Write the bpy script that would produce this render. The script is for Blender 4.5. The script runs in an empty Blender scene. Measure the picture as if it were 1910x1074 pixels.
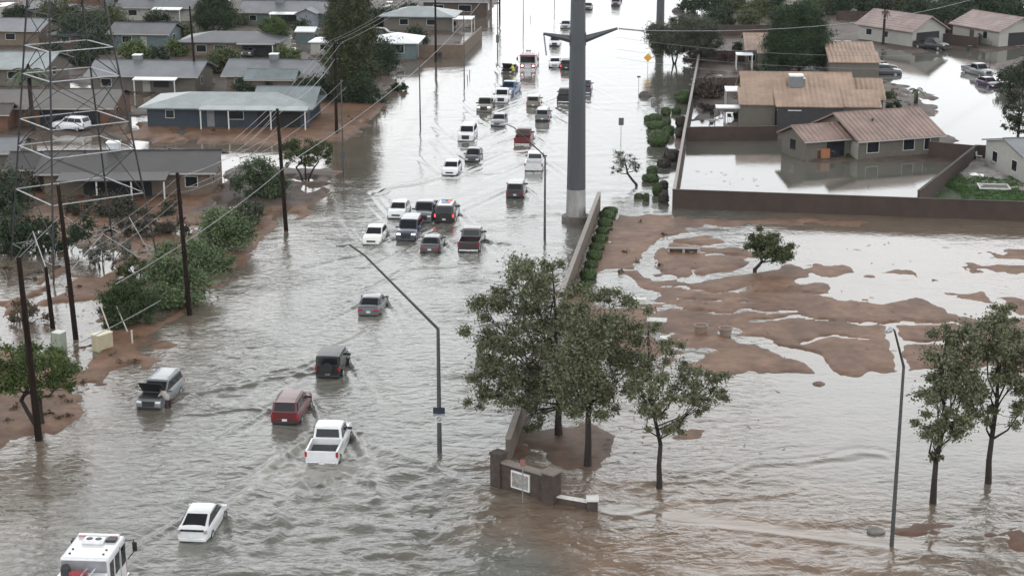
import bpy, bmesh, math, random
import numpy as np
from mathutils import Vector, Matrix
random.seed(7)
RNG = np.random.default_rng(11)
SC = bpy.context.scene
COL = SC.collection
R = math.radians
# ---------------------------------------------------------------- camera, world, sun, exposure
F_PX = 3100.0; CAM_H = 37.7; TILT = R(15.8)
cd = bpy.data.cameras.new('camera'); cam = bpy.data.objects.new('camera', cd); COL.objects.link(cam)
cd.sensor_width = 36; cd.lens = F_PX/1910*36; cd.clip_start = 1; cd.clip_end = 9000
cam.location = (0, 0, CAM_H); cam.rotation_euler = (math.pi/2-TILT, 0, 0)
SC.camera = cam
SC.view_settings.view_transform = 'Standard'; SC.view_settings.look = 'None'
SC.view_settings.exposure = -0.04; SC.view_settings.gamma = 1
SC.render.engine = 'CYCLES'
SC.cycles.max_bounces = 5; SC.cycles.transparent_max_bounces = 6
SC.cycles.caustics_reflective = False; SC.cycles.caustics_refractive = False
SUN_EL, SUN_AZ = R(58), R(160)
w = bpy.data.worlds.new('World'); SC.world = w; w.use_nodes = True
nt = w.node_tree; nt.nodes.clear()
N = nt.nodes.new; LK = nt.links.new
out = N('ShaderNodeOutputWorld'); bg = N('ShaderNodeBackground'); bg.inputs['Strength'].default_value = 0.13
sky = N('ShaderNodeTexSky'); sky.sky_type = 'NISHITA'; sky.sun_disc = False
sky.sun_elevation = SUN_EL; sky.sun_rotation = SUN_AZ
geo = N('ShaderNodeTexCoord'); mp = N('ShaderNodeMapping'); mp.inputs['Scale'].default_value = (1.2, 1.2, 4.5)
nz = N('ShaderNodeTexNoise'); nz.inputs['Scale'].default_value = 1.6; nz.inputs['Detail'].default_value = 5
cr = N('ShaderNodeValToRGB')
cr.color_ramp.elements[0].position = .3; cr.color_ramp.elements[0].color = (8.1, 8.35, 8.55, 1)
cr.color_ramp.elements[1].position = .72; cr.color_ramp.elements[1].color = (12.5, 12.6, 12.65, 1)
mx = N('ShaderNodeMixRGB'); mx.inputs['Fac'].default_value = .90
LK(geo.outputs['Generated'], mp.inputs['Vector']); LK(mp.outputs['Vector'], nz.inputs['Vector'])
LK(nz.outputs['Fac'], cr.inputs['Fac']); LK(sky.outputs['Color'], mx.inputs['Color1'])
gx = N('ShaderNodeSeparateXYZ'); LK(geo.outputs['Generated'], gx.inputs[0])      # overcast deck: brighter low over the clearing sky ahead, duller overhead
gz_ = N('ShaderNodeFloatCurve'); cv = gz_.mapping.curves[0]; cv.points[0].location = (0, .52); cv.points[1].location = (1, .14)
for q_ in ((.12,.56),(.22,.66),(.33,.78),(.45,.70),(.62,.34),(.78,.15)): cv.points.new(*q_)
gz_.mapping.update()
gk = N('ShaderNodeMath'); gk.operation = 'MULTIPLY'; gk.inputs[1].default_value = 3.0
LK(gx.outputs['Z'], gz_.inputs['Value']); LK(gz_.outputs[0], gk.inputs[0]); vs_ = N('ShaderNodeVectorMath'); vs_.operation = 'SCALE'
LK(cr.outputs['Color'], vs_.inputs[0]); LK(gk.outputs[0], vs_.inputs['Scale']); LK(vs_.outputs[0], mx.inputs['Color2'])
LK(mx.outputs['Color'], bg.inputs['Color']); LK(bg.outputs[0], out.inputs[0])
sl = bpy.data.lights.new('sun', 'SUN'); sl.energy = 0.5; sl.angle = R(14); sl.color = (1, .96, .9)
so = bpy.data.objects.new('sun', sl); COL.objects.link(so)
so.rotation_euler = (math.pi/2-SUN_EL, 0, math.pi-SUN_AZ)

# ---------------------------------------------------------------- photo row / column -> ground point
def at(px, py, z=0.0):
    u = (px-955)/F_PX; v = -(py-537)/F_PX
    dy = math.cos(TILT)+v*math.sin(TILT); dz = -math.sin(TILT)+v*math.cos(TILT)
    t = (z-CAM_H)/dz
    return Vector((u*t, dy*t, z))
def zrow(y, py):
    v = -(py-537)/F_PX
    return CAM_H+y/(math.cos(TILT)+v*math.sin(TILT))*(-math.sin(TILT)+v*math.cos(TILT))
def atY(px, py, y):
    z = zrow(y, py); d = y*math.cos(TILT)+(CAM_H-z)*math.sin(TILT)
    return Vector(((px-955)/F_PX*d, y, z))
def ppm(y, z=0): return F_PX/(y*math.cos(TILT)+(CAM_H-z)*math.sin(TILT))
def hd(deg):     # unit vector, clockwise from +Y
    return Vector((math.sin(R(deg)), math.cos(R(deg)), 0))

# ---------------------------------------------------------------- materials
MATS = {}
def mat(name, col, rough=.6, metal=0, var=.18, scale=1.5, bump=0, bscale=6, spec=.5, island=0, stretch=None, coat=0, emit=None):
    if name in MATS: return MATS[name]
    m = bpy.data.materials.new(name); m.use_nodes = True; MATS[name] = m
    t = m.node_tree; b = t.nodes['Principled BSDF']; n = t.nodes.new; l = t.links.new
    b.inputs['Roughness'].default_value = rough; b.inputs['Metallic'].default_value = metal
    b.inputs['Specular IOR Level'].default_value = spec
    b.inputs['Coat Weight'].default_value = coat; b.inputs['Coat Roughness'].default_value = .08
    c4 = (*col, 1)
    if emit:
        b.inputs['Emission Color'].default_value = (*emit[0], 1); b.inputs['Emission Strength'].default_value = emit[1]
    tc = n('ShaderNodeTexCoord'); vec = tc.outputs['Object']
    if stretch:
        mpn = n('ShaderNodeMapping'); mpn.inputs['Scale'].default_value = stretch; l(vec, mpn.inputs['Vector']); vec = mpn.outputs['Vector']
    if var:
        nz = n('ShaderNodeTexNoise'); nz.inputs['Scale'].default_value = scale; nz.inputs['Detail'].default_value = 5
        nz.inputs['Roughness'].default_value = .65
        l(vec, nz.inputs['Vector'])
        mr = n('ShaderNodeMapRange'); mr.inputs[1].default_value = .3; mr.inputs[2].default_value = .7
        mr.inputs[3].default_value = 1-var; mr.inputs[4].default_value = 1+var
        l(nz.outputs['Fac'], mr.inputs[0]); fac = mr.outputs[0]
        if island:
            gg = n('ShaderNodeNewGeometry'); m2 = n('ShaderNodeMapRange')
            m2.inputs[3].default_value = 1-island; m2.inputs[4].default_value = 1+island
            l(gg.outputs['Random Per Island'], m2.inputs[0])
            mm = n('ShaderNodeMath'); mm.operation = 'MULTIPLY'; l(fac, mm.inputs[0]); l(m2.outputs[0], mm.inputs[1]); fac = mm.outputs[0]
        vm = n('ShaderNodeVectorMath'); vm.operation = 'SCALE'; vm.inputs[0].default_value = col
        l(fac, vm.inputs['Scale']); l(vm.outputs[0], b.inputs['Base Color'])
    else: b.inputs['Base Color'].default_value = c4
    if bump:
        n2 = n('ShaderNodeTexNoise'); n2.inputs['Scale'].default_value = bscale; n2.inputs['Detail'].default_value = 4
        l(vec, n2.inputs['Vector']); bp = n('ShaderNodeBump'); bp.inputs['Strength'].default_value = 1; bp.inputs['Distance'].default_value = bump
        l(n2.outputs['Fac'], bp.inputs['Height']); l(bp.outputs[0], b.inputs['Normal'])
    return m
def stripes(m, freq, axis, depth, sharp=False):      # ribs / tile rows as bump on an existing material
    t = m.node_tree; b = t.nodes['Principled BSDF']; n = t.nodes.new; l = t.links.new
    tc = n('ShaderNodeTexCoord'); wv = n('ShaderNodeTexWave'); wv.bands_direction = axis
    wv.inputs['Scale'].default_value = freq; l(tc.outputs['Object'], wv.inputs['Vector'])
    bp = n('ShaderNodeBump'); bp.inputs['Distance'].default_value = depth; bp.inputs['Strength'].default_value = 1
    l(wv.outputs['Fac'], bp.inputs['Height']); l(bp.outputs[0], b.inputs['Normal']); return m
def paint(name, col, rough=.3, metal=0, coat=.6): return mat(name, col, rough, metal, var=.07, scale=2.5, coat=coat)
GLASS = mat('car_glass', (.008, .010, .012), .08, var=0, spec=.3, coat=.0)
DARK = mat('black_plastic', (.02, .02, .022), .5, var=.2)
TYRE = mat('tyre_rubber', (.016, .016, .017), .8)
RIM = mat('rim_alloy', (.38, .38, .4), .35, .8)
CHROME = mat('chrome_trim', (.6, .6, .62), .2, .9, var=0)
REDL = mat('tail_lamp_red', (.32, .012, .014), .25, var=0)
LAMP = mat('lamp_lens', (.72, .74, .76), .12, var=0)
LIT = mat('headlamp_lit', (.9, .9, .9), .2, var=0, emit=((1, .98, .92), 3.0))
PLATE = mat('licence_plate', (.62, .62, .6), .4)
WOOD = mat('pole_wood', (.014,.009,.007), .85, spec=.12, var=.4, scale=1.2, stretch=(6, 6, .5))
STEEL = mat('galvanised_steel', (.30, .31, .32), .42, .55, var=.25, scale=2)
STEELD = mat('shaded_lattice_steel', (.035, .035, .037), .6, .1, var=.3, spec=.25)  # same pylon steel, darkened in colour for members that catch little sky
WIRE = mat('wire_aluminium', (.22, .22, .23), .45, .5, var=0)
CONC = mat('concrete', (.30, .285, .26), .75, var=.25, scale=1.2)

# ---------------------------------------------------------------- mesh helpers
def tag(o, label=None, cat=None, group=None, kind=None):
    if label: o['label'] = label
    if cat: o['category'] = cat
    if group: o['group'] = group
    if kind: o['kind'] = kind
    return o
def empty(name, loc, rz=0, **k):
    o = bpy.data.objects.new(name, None); COL.objects.link(o); o.location = loc; o.rotation_euler = (0, 0, rz)
    o.empty_display_size = .3
    return tag(o, **k)
class MB:
    def __init__(s): s.v = []; s.f = []
    def add(s, vs, fs):
        k = len(s.v); s.v += [tuple(p) for p in vs]; s.f += [tuple(i+k for i in f) for f in fs]; return s
    def box(s, a, b, M=None):
        x0, y0, z0 = a; x1, y1, z1 = b
        vs = [Vector(p) for p in ((x0,y0,z0),(x1,y0,z0),(x1,y1,z0),(x0,y1,z0),(x0,y0,z1),(x1,y0,z1),(x1,y1,z1),(x0,y1,z1))]
        if M: vs = [M@p for p in vs]
        return s.add(vs, [(0,3,2,1),(4,5,6,7),(0,1,5,4),(1,2,6,5),(2,3,7,6),(3,0,4,7)])
    def slab(s, quad, t):      # a polygon given thickness t along its own normal (outward)
        q = [Vector(p) for p in quad]; n = (q[1]-q[0]).cross(q[2]-q[0]).normalized()
        m = len(q); vs = q+[p+n*t for p in q]
        fs = [tuple(range(m))[::-1], tuple(range(m, 2*m))]+[(i, (i+1)%m, (i+1)%m+m, i+m) for i in range(m)]
        return s.add(vs, fs)
    def tube(s, pts, rad, n=6, cap=True):
        pts = [Vector(p) for p in pts]; rad = [rad]*len(pts) if isinstance(rad, (int, float)) else list(rad)
        vs = []; prev = None
        for i, p in enumerate(pts):
            d = (pts[min(i+1, len(pts)-1)]-pts[max(i-1, 0)])
            d = d.normalized() if d.length > 1e-6 else Vector((0,0,1))
            if prev is None:
                a = d.orthogonal().normalized()
            else:
                a = prev-d*prev.dot(d); a = a.normalized() if a.length > 1e-5 else d.orthogonal().normalized()
            prev = a; b = d.cross(a)
            vs += [p+(a*math.cos(2*math.pi*k/n)+b*math.sin(2*math.pi*k/n))*rad[i] for k in range(n)]
        fs = [(i*n+k, i*n+(k+1)%n, (i+1)*n+(k+1)%n, (i+1)*n+k) for i in range(len(pts)-1) for k in range(n)]
        if cap: fs += [tuple(range(n))[::-1], tuple(range((len(pts)-1)*n, len(pts)*n))]
        return s.add(vs, fs)
    def ball(s, c, r, seg=8, rings=5):
        r = (r, r, r) if isinstance(r, (int, float)) else r
        vs = [(c[0], c[1], c[2]+r[2])]
        for i in range(1, rings):
            t = math.pi*i/rings
            vs += [(c[0]+r[0]*math.sin(t)*math.cos(2*math.pi*k/seg), c[1]+r[1]*math.sin(t)*math.sin(2*math.pi*k/seg), c[2]+r[2]*math.cos(t)) for k in range(seg)]
        vs.append((c[0], c[1], c[2]-r[2])); L = len(vs)-1
        fs = [(0, 1+k, 1+(k+1)%seg) for k in range(seg)]
        for i in range(rings-2):
            a = 1+i*seg; fs += [(a+k, a+seg+k, a+seg+(k+1)%seg, a+(k+1)%seg) for k in range(seg)]
        a = 1+(rings-2)*seg; fs += [(a+(k+1)%seg, a+k, L) for k in range(seg)]
        return s.add(vs, fs)
    def build(s, name, m, parent=None, smooth=False, bevel=0):
        me = bpy.data.meshes.new(name); me.from_pydata(s.v, [], s.f); me.update()
        if smooth: me.polygons.foreach_set('use_smooth', [True]*len(me.polygons))
        me.materials.append(m); o = bpy.data.objects.new(name, me); COL.objects.link(o)
        if parent: o.parent = parent
        if bevel:
            bv = o.modifiers.new('b', 'BEVEL'); bv.width = bevel; bv.segments = 2; bv.limit_method = 'ANGLE'; bv.angle_limit = R(35)
        return o
def mesh_np(name, V, Q, m, parent=None, smooth=False):
    me = bpy.data.meshes.new(name); me.vertices.add(len(V)); me.vertices.foreach_set('co', np.ascontiguousarray(V, dtype=np.float32).ravel())
    k = Q.shape[1]; me.loops.add(Q.size); me.loops.foreach_set('vertex_index', Q.astype(np.int32).ravel())
    me.polygons.add(len(Q)); me.polygons.foreach_set('loop_start', np.arange(0, Q.size, k, dtype=np.int32))
    me.polygons.foreach_set('loop_total', np.full(len(Q), k, dtype=np.int32))
    if smooth: me.polygons.foreach_set('use_smooth', np.ones(len(Q), dtype=bool))
    me.update(calc_edges=True); me.materials.append(m)
    o = bpy.data.objects.new(name, me); COL.objects.link(o)
    if parent: o.parent = parent
    return o
# numpy value noise
def vnoise(x, y, seed=0):
    xi = np.floor(x).astype(np.int64); yi = np.floor(y).astype(np.int64); fx = x-xi; fy = y-yi
    fx = fx*fx*(3-2*fx); fy = fy*fy*(3-2*fy)
    def h(a, b):
        n = (a*374761393+b*668265263+seed*1442695041) & 0xffffffff
        n = ((n ^ (n >> 13))*1274126177) & 0xffffffff
        return ((n ^ (n >> 16)) & 0xffff)/65535.0
    return (h(xi, yi)*(1-fx)+h(xi+1, yi)*fx)*(1-fy)+(h(xi, yi+1)*(1-fx)+h(xi+1, yi+1)*fx)*fy
def fbm(x, y, seed=0, o=4):
    s = 0; a = .5
    for i in range(o): s = s+a*vnoise(x*2**i+i*17.3, y*2**i-i*9.1, seed+i); a *= .5
    return s/(1-.5**o)
def sdist(X, Y, poly):      # signed distance, positive inside
    P = np.array([(p.x, p.y) for p in poly]); n = len(P); d = np.full(X.shape, 1e9); ins = np.zeros(X.shape, bool)
    for i in range(n):
        ax, ay = P[i]; bx, by = P[(i+1) % n]; ex, ey = bx-ax, by-ay
        t = np.clip(((X-ax)*ex+(Y-ay)*ey)/(ex*ex+ey*ey+1e-9), 0, 1)
        d = np.minimum(d, np.hypot(X-ax-t*ex, Y-ay-t*ey))
        if abs(ey) > 1e-9:
            c = ((ay > Y) != (by > Y)) & (X < (Y-ay)/ey*ex+ax); ins ^= c
    return np.where(ins, d, -d)
def pdist(X, Y, line):
    d = np.full(X.shape, 1e9)
    for a, b in zip(line[:-1], line[1:]):
        ex, ey = b.x-a.x, b.y-a.y
        t = np.clip(((X-a.x)*ex+(Y-a.y)*ey)/(ex*ex+ey*ey+1e-9), 0, 1)
        d = np.minimum(d, np.hypot(X-a.x-t*ex, Y-a.y-t*ey))
    return d
def pl(*pts): return [at(x, y) for x, y in pts]
def sstep(a, b, x): t = np.clip((x-a)/(b-a), 0, 1); return t*t*(3-2*t)

# ---------------------------------------------------------------- ground (one sheet: roads submerged, yards and mud above)
MUD = (.15, .088, .058); GRAV = (.085, .066, .056); ASPH = (.05, .05, .05); GRASS = (.02, .045, .008); CONCR = (.27, .25, .23); MUDD = (.11, .07, .05)
LAND = [  # polygon (photo px), height, softness m, colour, noise amplitude
 (pl((-400,262),(0,250),(240,258),(420,268),(560,274),(625,262),(690,222),(712,196),(700,185),(735,150),(752,120),(770,112),(812,110),(838,92),(862,78),(885,48),(915,20),(930,0),(950,-60),(-400,-60)), .16, 1.2, GRAV, .10),
 (pl((240,258),(420,268),(560,274),(625,262),(690,222),(712,196),(560,196),(240,225)), .30, 1.5, MUD, .06),
 (pl((-400,310),(-60,318),(70,350),(330,340),(420,332),(470,312),(600,316),(622,336),(590,368),(555,400),(470,444),(420,500),(375,560),(330,590),(282,625),(262,690),(180,720),(150,748),(90,800),(0,812),(-300,900)), .17, 2.2, MUD, .12),
 (pl((440,312),(600,318),(618,336),(592,366),(560,385),(470,392),(380,400),(440,340)), .34, 1.0, GRAV, .05),
 (pl((1120,412),(1150,400),(1245,404),(1262,430),(1300,440),(1420,470),(1480,500),(1540,560),(1640,570),(1710,560),(1820,600),(1960,600),(1960,640),(1900,690),(1690,680),(1665,692),(1560,698),(1420,694),(1330,700),(1260,680),(1180,690),(1090,640),(1060,560),(1105,470)), .108, 1.3, MUD, .0),
 (pl((1300,412),(1500,408),(1620,414),(1600,422),(1440,424),(1350,418)), .035, .8, MUD, .0),
 (pl((1505,494),(1560,488),(1592,508),(1540,516)), .035, .8, MUD, .0),
 (pl((1605,516),(1660,500),(1720,504),(1762,526),(1700,532),(1640,524)), .035, .8, MUD, .0),
 (pl((1785,470),(1820,462),(1960,468),(1960,484),(1840,482)), .035, .8, MUD, .0),
 (pl((1765,498),(1800,490),(1960,494),(1960,512),(1880,516),(1810,510)), .035, .8, MUD, .0),
 (pl((1770,548),(1830,545),(1960,570),(1960,600),(1800,560)), .035, .8, MUD, .0),
 (pl((1830,530),(1960,540),(1960,548),(1870,540)), .035, .8, MUD, .0),
 (pl((1000,800),(1100,790),(1165,812),(1150,840),(1100,872),(1010,868),(985,830),(960,800)), .075, 1.6, MUDD, .0),
 (pl((1275,800),(1292,794),(1322,800),(1305,816),(1280,812)), .035, .7, MUD, .0),
 (pl((1670,985),(1700,975),(1790,985),(1960,1000),(1960,1022),(1850,1010),(1720,1004)), .09, 1.2, (.10,.055,.038), .12),
 (pl((1272,420),(1255,262),(1300,236),(1440,240),(1440,232),(1300,236),(1262,300)), .05, .8, MUDD, .05),
 (pl((1300,225),(1296,90),(1330,40),(1340,-60),(2200,-60),(2200,40),(1900,88),(1850,96),(1760,88),(1640,110),(1640,200),(1700,180),(1745,196),(1780,262),(1760,300),(1600,300),(1500,300),(1450,250),(1390,236)), .20, 1.0, GRAV, .06),
 (pl((1640,150),(1690,160),(1750,180),(1700,200),(1640,210)), .22, .8, GRAV, .04),
 (pl((1725,370),(1830,292),(2000,296),(2000,410)), .25, .6, GRASS, .03),
 (pl((1800,300),(1880,292),(1960,300),(1960,352),(1870,358),(1800,338)), .29, .5, CONCR, .02),
 (pl((1860,125),(1905,100),(2000,90),(2000,262),(1925,240),(1900,180)), .25, 1.0, GRAV, .08),
]
CHAN = [  # shallow streams cut through the mud: polyline, half width m
 (pl((1545,425),(1440,428),(1300,432),(1250,445),(1215,468),(1200,495),(1215,512),(1235,518)), 1.0),
 (pl((1250,450),(1330,455),(1400,462),(1500,475)), .8),
 (pl((1440,490),(1380,505),(1320,512),(1290,520)), 1.6), (pl((1295,498),(1300,515)), .4), (pl((1400,485),(1500,482),(1600,470)), 1.2),
 (pl((1100,505),(1160,500),(1190,498)), .3), (pl((1130,520),(1140,545),(1160,560)), 3.0),
 (pl((1235,535),(1270,537),(1360,540),(1400,535)), .3), (pl((1250,575),(1330,582),(1400,578),(1480,575)), .45),
 (pl((1400,600),(1480,588),(1530,592),(1660,604),(1700,600),(1760,606),(1900,625)), .5),
 (pl((1480,545),(1560,552),(1620,560),(1650,560)), .35), (pl((1490,528),(1530,518),(1560,520),(1600,540),(1660,550)), .9),
 (pl((1500,640),(1560,634),(1625,634)), .35), (pl((1360,620),(1420,640),(1480,660),(1530,690),(1550,700)), 1.2), (pl((1430,642),(1520,672),(1545,700)), .9),
 (pl((1660,604),(1678,640),(1682,690)), .7), (pl((1640,560),(1700,545),(1760,556),(1830,590)), 1.2), (pl((1230,455),(1300,470),(1380,478)), .35),
 (pl((1680,640),(1760,640),(1850,640)), .5), (pl((1260,560),(1330,556),(1400,560)), .2),
]
POND = [ # water inside land: polygon, depth
 (pl((-60,400),(60,430),(150,445),(215,470),(225,520),(170,530),(120,505),(60,540),(0,560),(-100,560)), .45),
 (pl((0,600),(60,570),(190,560),(215,590),(180,640),(60,660),(-40,650)), .35),
 (pl((1490,424),(1620,430),(1960,440),(1960,458),(1830,462),(1740,470),(1760,490),(1700,500),(1620,500),(1560,480),(1480,470),(1470,440)), .5),
 (pl((1600,505),(1660,540),(1780,520),(1960,560),(1960,515),(1800,515),(1720,500)), .2),
 (pl((560,118),(600,112),(640,118),(600,124)), .3), (pl((800,104),(830,94),(850,98),(815,110)), .3), (pl((840,84),(900,30),(930,10),(900,40),(870,78)), .2),
 (pl((225,225),(270,212),(272,232),(240,238)), .4), (pl((1645,100),(1680,92),(1700,104),(1660,120),(1640,140)), .4),
 (pl((1320,215),(1390,205),(1395,228),(1320,236)), .3),
]
def ground_z(X, Y):
    n = fbm(X/6, Y/6, 3); n2 = fbm(X/1.7, Y/2.4, 9, 3)
    Z = np.full(X.shape, -.27); fbed = sstep(13, 16.5, X-(Y-110)*.12)*sstep(101, 105, Y)*(1-sstep(163, 164.5, Y)); fbed = np.maximum(fbed, np.exp(-(((X-5)/7)**2+((Y-97)/5.5)**2)**2)); Z = Z*(1-fbed)-.075*fbed; C = np.zeros(X.shape+(3,)); C[:] = ASPH
    mudmix = sstep(16, 20, X-(Y-90)*.12)[..., None]; C = C*(1-mudmix)+np.array(MUDD)*mudmix
    for poly, h, soft, col, na in LAND:
        xs = [p.x for p in poly]; ys = [p.y for p in poly]
        s = np.where((X > min(xs)-8) & (X < max(xs)+8) & (Y > min(ys)-8) & (Y < max(ys)+8))
        if len(s[0]) == 0: continue
        wob = (n2[s]-.5)*2.6*min(1.5, soft)+(n[s]-.5)*3*min(1, soft/1.5)
        d = sdist(X[s], Y[s], poly)+wob
        t = sstep(-soft*1.5, soft*.6, d); target = h+(n[s]-.5)*na*2
        Z[s] = np.maximum(Z[s], Z[s]*(1-t)+target*t) if h < .3 else Z[s]*(1-t)+target*t
        tc = sstep(-soft, 0, d)[..., None]; C[s] = C[s]*(1-tc)+np.array(col)*tc
    for line, hw in CHAN:
        xs = [p.x for p in line]; ys = [p.y for p in line]
        s = np.where((X > min(xs)-8) & (X < max(xs)+8) & (Y > min(ys)-8) & (Y < max(ys)+8))
        d = pdist(X[s]+(n2[s]-.5)*1.6, Y[s]+(n[s]-.5)*3+(n2[s]-.5)*2.2, line)
        Z[s] -= .17*(1-sstep(hw*.35, hw*1.0, d*(.75+n2[s]*.5)))
    for poly, dep in POND:
        xs = [p.x for p in poly]; ys = [p.y for p in poly]
        s = np.where((X > min(xs)-8) & (X < max(xs)+8) & (Y > min(ys)-8) & (Y < max(ys)+8))
        d = sdist(X[s], Y[s], poly)+(n2[s]-.5)*5+(n[s]-.5)*6
        Z[s] -= dep*sstep(-.6, 1.0, d)
    pud = fbm(X/3.2, Y/5.5, 71, 4); mask = (np.abs(X-40) > 200) | (Y > 0)
    yard = ((X < -14) | ((X > 24) & (Y > 166))) & (Y > 92)
    Z -= np.where(yard, (.42-.2*(X > 24))*sstep(.60, .66, pud), .05*sstep(.52, .62, pud)*(Z > -.1))
    fld = (X > 9) & (Y > 106) & (Y < 164)
    Z += np.where(fld & (Z > -.2), (fbm(X/6, Y/3.0, 81, 5)-.5)*.09+(fbm(X/1.6, Y/.8, 82, 3)-.5)*.018, 0)
    Z += ((n2-.5)*.05+(fbm(X/.7, Y/.7, 73, 3)-.5)*.05)*(1-.85*fbed)
    C *= (.55+.9*fbm(X/2.2, Y/2.2, 21)[..., None])
    return Z, C
def rows(*seg):
    r = [seg[0][0]]
    for a, b, st in seg:
        k = max(1, int(round((b-a)/st))); r += [a+(b-a)*(i+1)/k for i in range(k)]
    return np.array(r)
def grid(xs, ys):
    X, Y = np.meshgrid(xs, ys); nx, ny = len(xs), len(ys)
    i = np.arange((ny-1)*(nx-1)); a = (i//(nx-1))*nx+i % (nx-1)
    return X, Y, np.stack([a, a+1, a+nx+1, a+nx], 1)
def colattr(o, C, name='col'):
    at_ = o.data.color_attributes.new(name, 'FLOAT_COLOR', 'POINT')
    A = np.ones((C.reshape(-1, 3).shape[0], 4), dtype=np.float32); A[:, :3] = C.reshape(-1, 3); at_.data.foreach_set('color', A.ravel())
xs = rows((-3000,-130,300),(-130,-60,1.2),(-60,60,.3),(60,130,1.2),(130,3000,300)); ys = rows((-800,60,200),(60,76,4),(76,120,.3),(120,200,.4),(200,380,.8),(380,600,10),(600,5000,600))
X, Y, Q = grid(xs, ys); Z, C = ground_z(X, Y)
gm = bpy.data.materials.new('wet_ground'); gm.use_nodes = True
t = gm.node_tree; b = t.nodes['Principled BSDF']
ca = t.nodes.new('ShaderNodeVertexColor'); ca.layer_name = 'col'; tc = t.nodes.new('ShaderNodeTexCoord')
nz = t.nodes.new('ShaderNodeTexNoise'); nz.inputs['Scale'].default_value = .9; nz.inputs['Detail'].default_value = 8; nz.inputs['Roughness'].default_value = .7
mr = t.nodes.new('ShaderNodeMapRange'); mr.inputs[1].default_value = .3; mr.inputs[2].default_value = .7; mr.inputs[3].default_value = .6; mr.inputs[4].default_value = 1.35
vm = t.nodes.new('ShaderNodeVectorMath'); vm.operation = 'SCALE'
t.links.new(tc.outputs['Object'], nz.inputs['Vector']); t.links.new(nz.outputs['Fac'], mr.inputs[0]); t.links.new(ca.outputs['Color'], vm.inputs[0]); t.links.new(mr.outputs[0], vm.inputs['Scale']); t.links.new(vm.outputs[0], b.inputs['Base Color'])
b.inputs['Roughness'].default_value = .6; b.inputs['Specular IOR Level'].default_value = .16
bp = t.nodes.new('ShaderNodeBump'); bp.inputs['Distance'].default_value = .022; n3 = t.nodes.new('ShaderNodeTexNoise'); n3.inputs['Scale'].default_value = 3; n3.inputs['Detail'].default_value = 6
t.links.new(tc.outputs['Object'], n3.inputs['Vector']); t.links.new(n3.outputs['Fac'], bp.inputs['Height']); t.links.new(bp.outputs[0], b.inputs['Normal'])
go = mesh_np('ground', np.stack([X, Y, Z], -1).reshape(-1, 3), Q, gm, smooth=True); colattr(go, C); go['kind'] = 'structure'
GX, GY, GZ = xs, ys, Z
def gz(x, y):
    i = min(max(np.searchsorted(GX, x), 1), len(GX)-1); j = min(max(np.searchsorted(GY, y), 1), len(GY)-1)
    return float(GZ[j, i])
# ---------------------------------------------------------------- vehicles
ROAD = 5.0     # heading of the main road, degrees clockwise from +Y
PROF = {  # L, W, front/rear profile stations (y, ztop, halfwidth factor), belt, roof z, cabin [rear base, rear top, front top, front base], top half width
 'sedan': dict(L=4.8, W=1.84, st=[(-2.4,.62,.80),(-2.34,.88,.9),(-2.1,1.0,.97),(-1.5,1.03,1),(-.4,.96,1),(.9,.96,1),(1.5,.92,.99),(2.1,.80,.95),(2.34,.68,.88),(2.4,.52,.78)], belt=.95, roof=1.46, cab=(-1.95,-1.1,.15,1.05), wt=.56, nside=2),
 'hatch': dict(L=4.5, W=1.76, st=[(-2.25,.55,.82),(-2.2,1.0,.92),(-2.0,1.10,.97),(-1.3,1.06,1),(-.4,.98,1),(.9,.96,1),(1.4,.93,.99),(1.95,.78,.94),(2.2,.64,.86),(2.25,.5,.76)], belt=.98, roof=1.50, cab=(-2.12,-.75,.35,1.3), wt=.56, nside=2),
 'suv': dict(L=4.75, W=1.88, st=[(-2.37,.62,.88),(-2.34,1.05,.95),(-2.1,1.12,1),(-1.3,1.10,1),(-.4,1.08,1),(.8,1.08,1),(1.3,1.08,.99),(2.05,1.0,.96),(2.32,.85,.9),(2.37,.6,.82)], belt=1.08, roof=1.74, cab=(-2.30,-1.98,.35,1.12), wt=.64, nside=3),
 'bigsuv': dict(L=5.1, W=2.0, st=[(-2.55,.62,.9),(-2.52,1.15,.97),(-2.3,1.2,1),(-1.3,1.18,1),(-.4,1.16,1),(.8,1.16,1),(1.35,1.18,.99),(2.2,1.12,.97),(2.5,.98,.92),(2.55,.65,.86)], belt=1.16, roof=1.86, cab=(-2.48,-2.2,.4,1.12), wt=.68, nside=3),
 'pickup': dict(L=5.8, W=2.02, st=[(-2.9,.60,.93),(-2.88,.80,.98),(-2.0,.80,1),(-.75,.80,1),(-.72,1.2,1),(-.4,1.2,1),(1.1,1.2,1),(1.5,1.2,.99),(2.5,1.12,.97),(2.84,1.0,.93),(2.9,.65,.87)], belt=1.18, roof=1.90, cab=(-.74,-.5,.75,1.45), wt=.70, nside=2),
 'jeep': dict(L=4.4, W=1.87, st=[(-2.1,.6,.88),(-2.08,1.15,.9),(-1.9,1.18,.9),(-1.0,1.18,.9),(.3,1.18,.9),(.9,1.18,.86),(1.3,1.15,.8),(2.0,1.10,.74),(2.15,1.0,.7),(2.2,.65,.68)], belt=1.16, roof=1.84, cab=(-2.06,-1.95,.5,.85), wt=.74, nside=3),
}
def bil(q, u, v): a = q[0].lerp(q[1], u); b = q[3].lerp(q[2], u); return a.lerp(b, v)
def panel(q, u0, u1, v0, v1, t=.03, off=.014):
    p = [bil(q, u0, v0), bil(q, u1, v0), bil(q, u1, v1), bil(q, u0, v1)]
    n = (p[1]-p[0]).cross(p[3]-p[0]).normalized(); return MB().slab([x+n*off for x in p], t)
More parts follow.
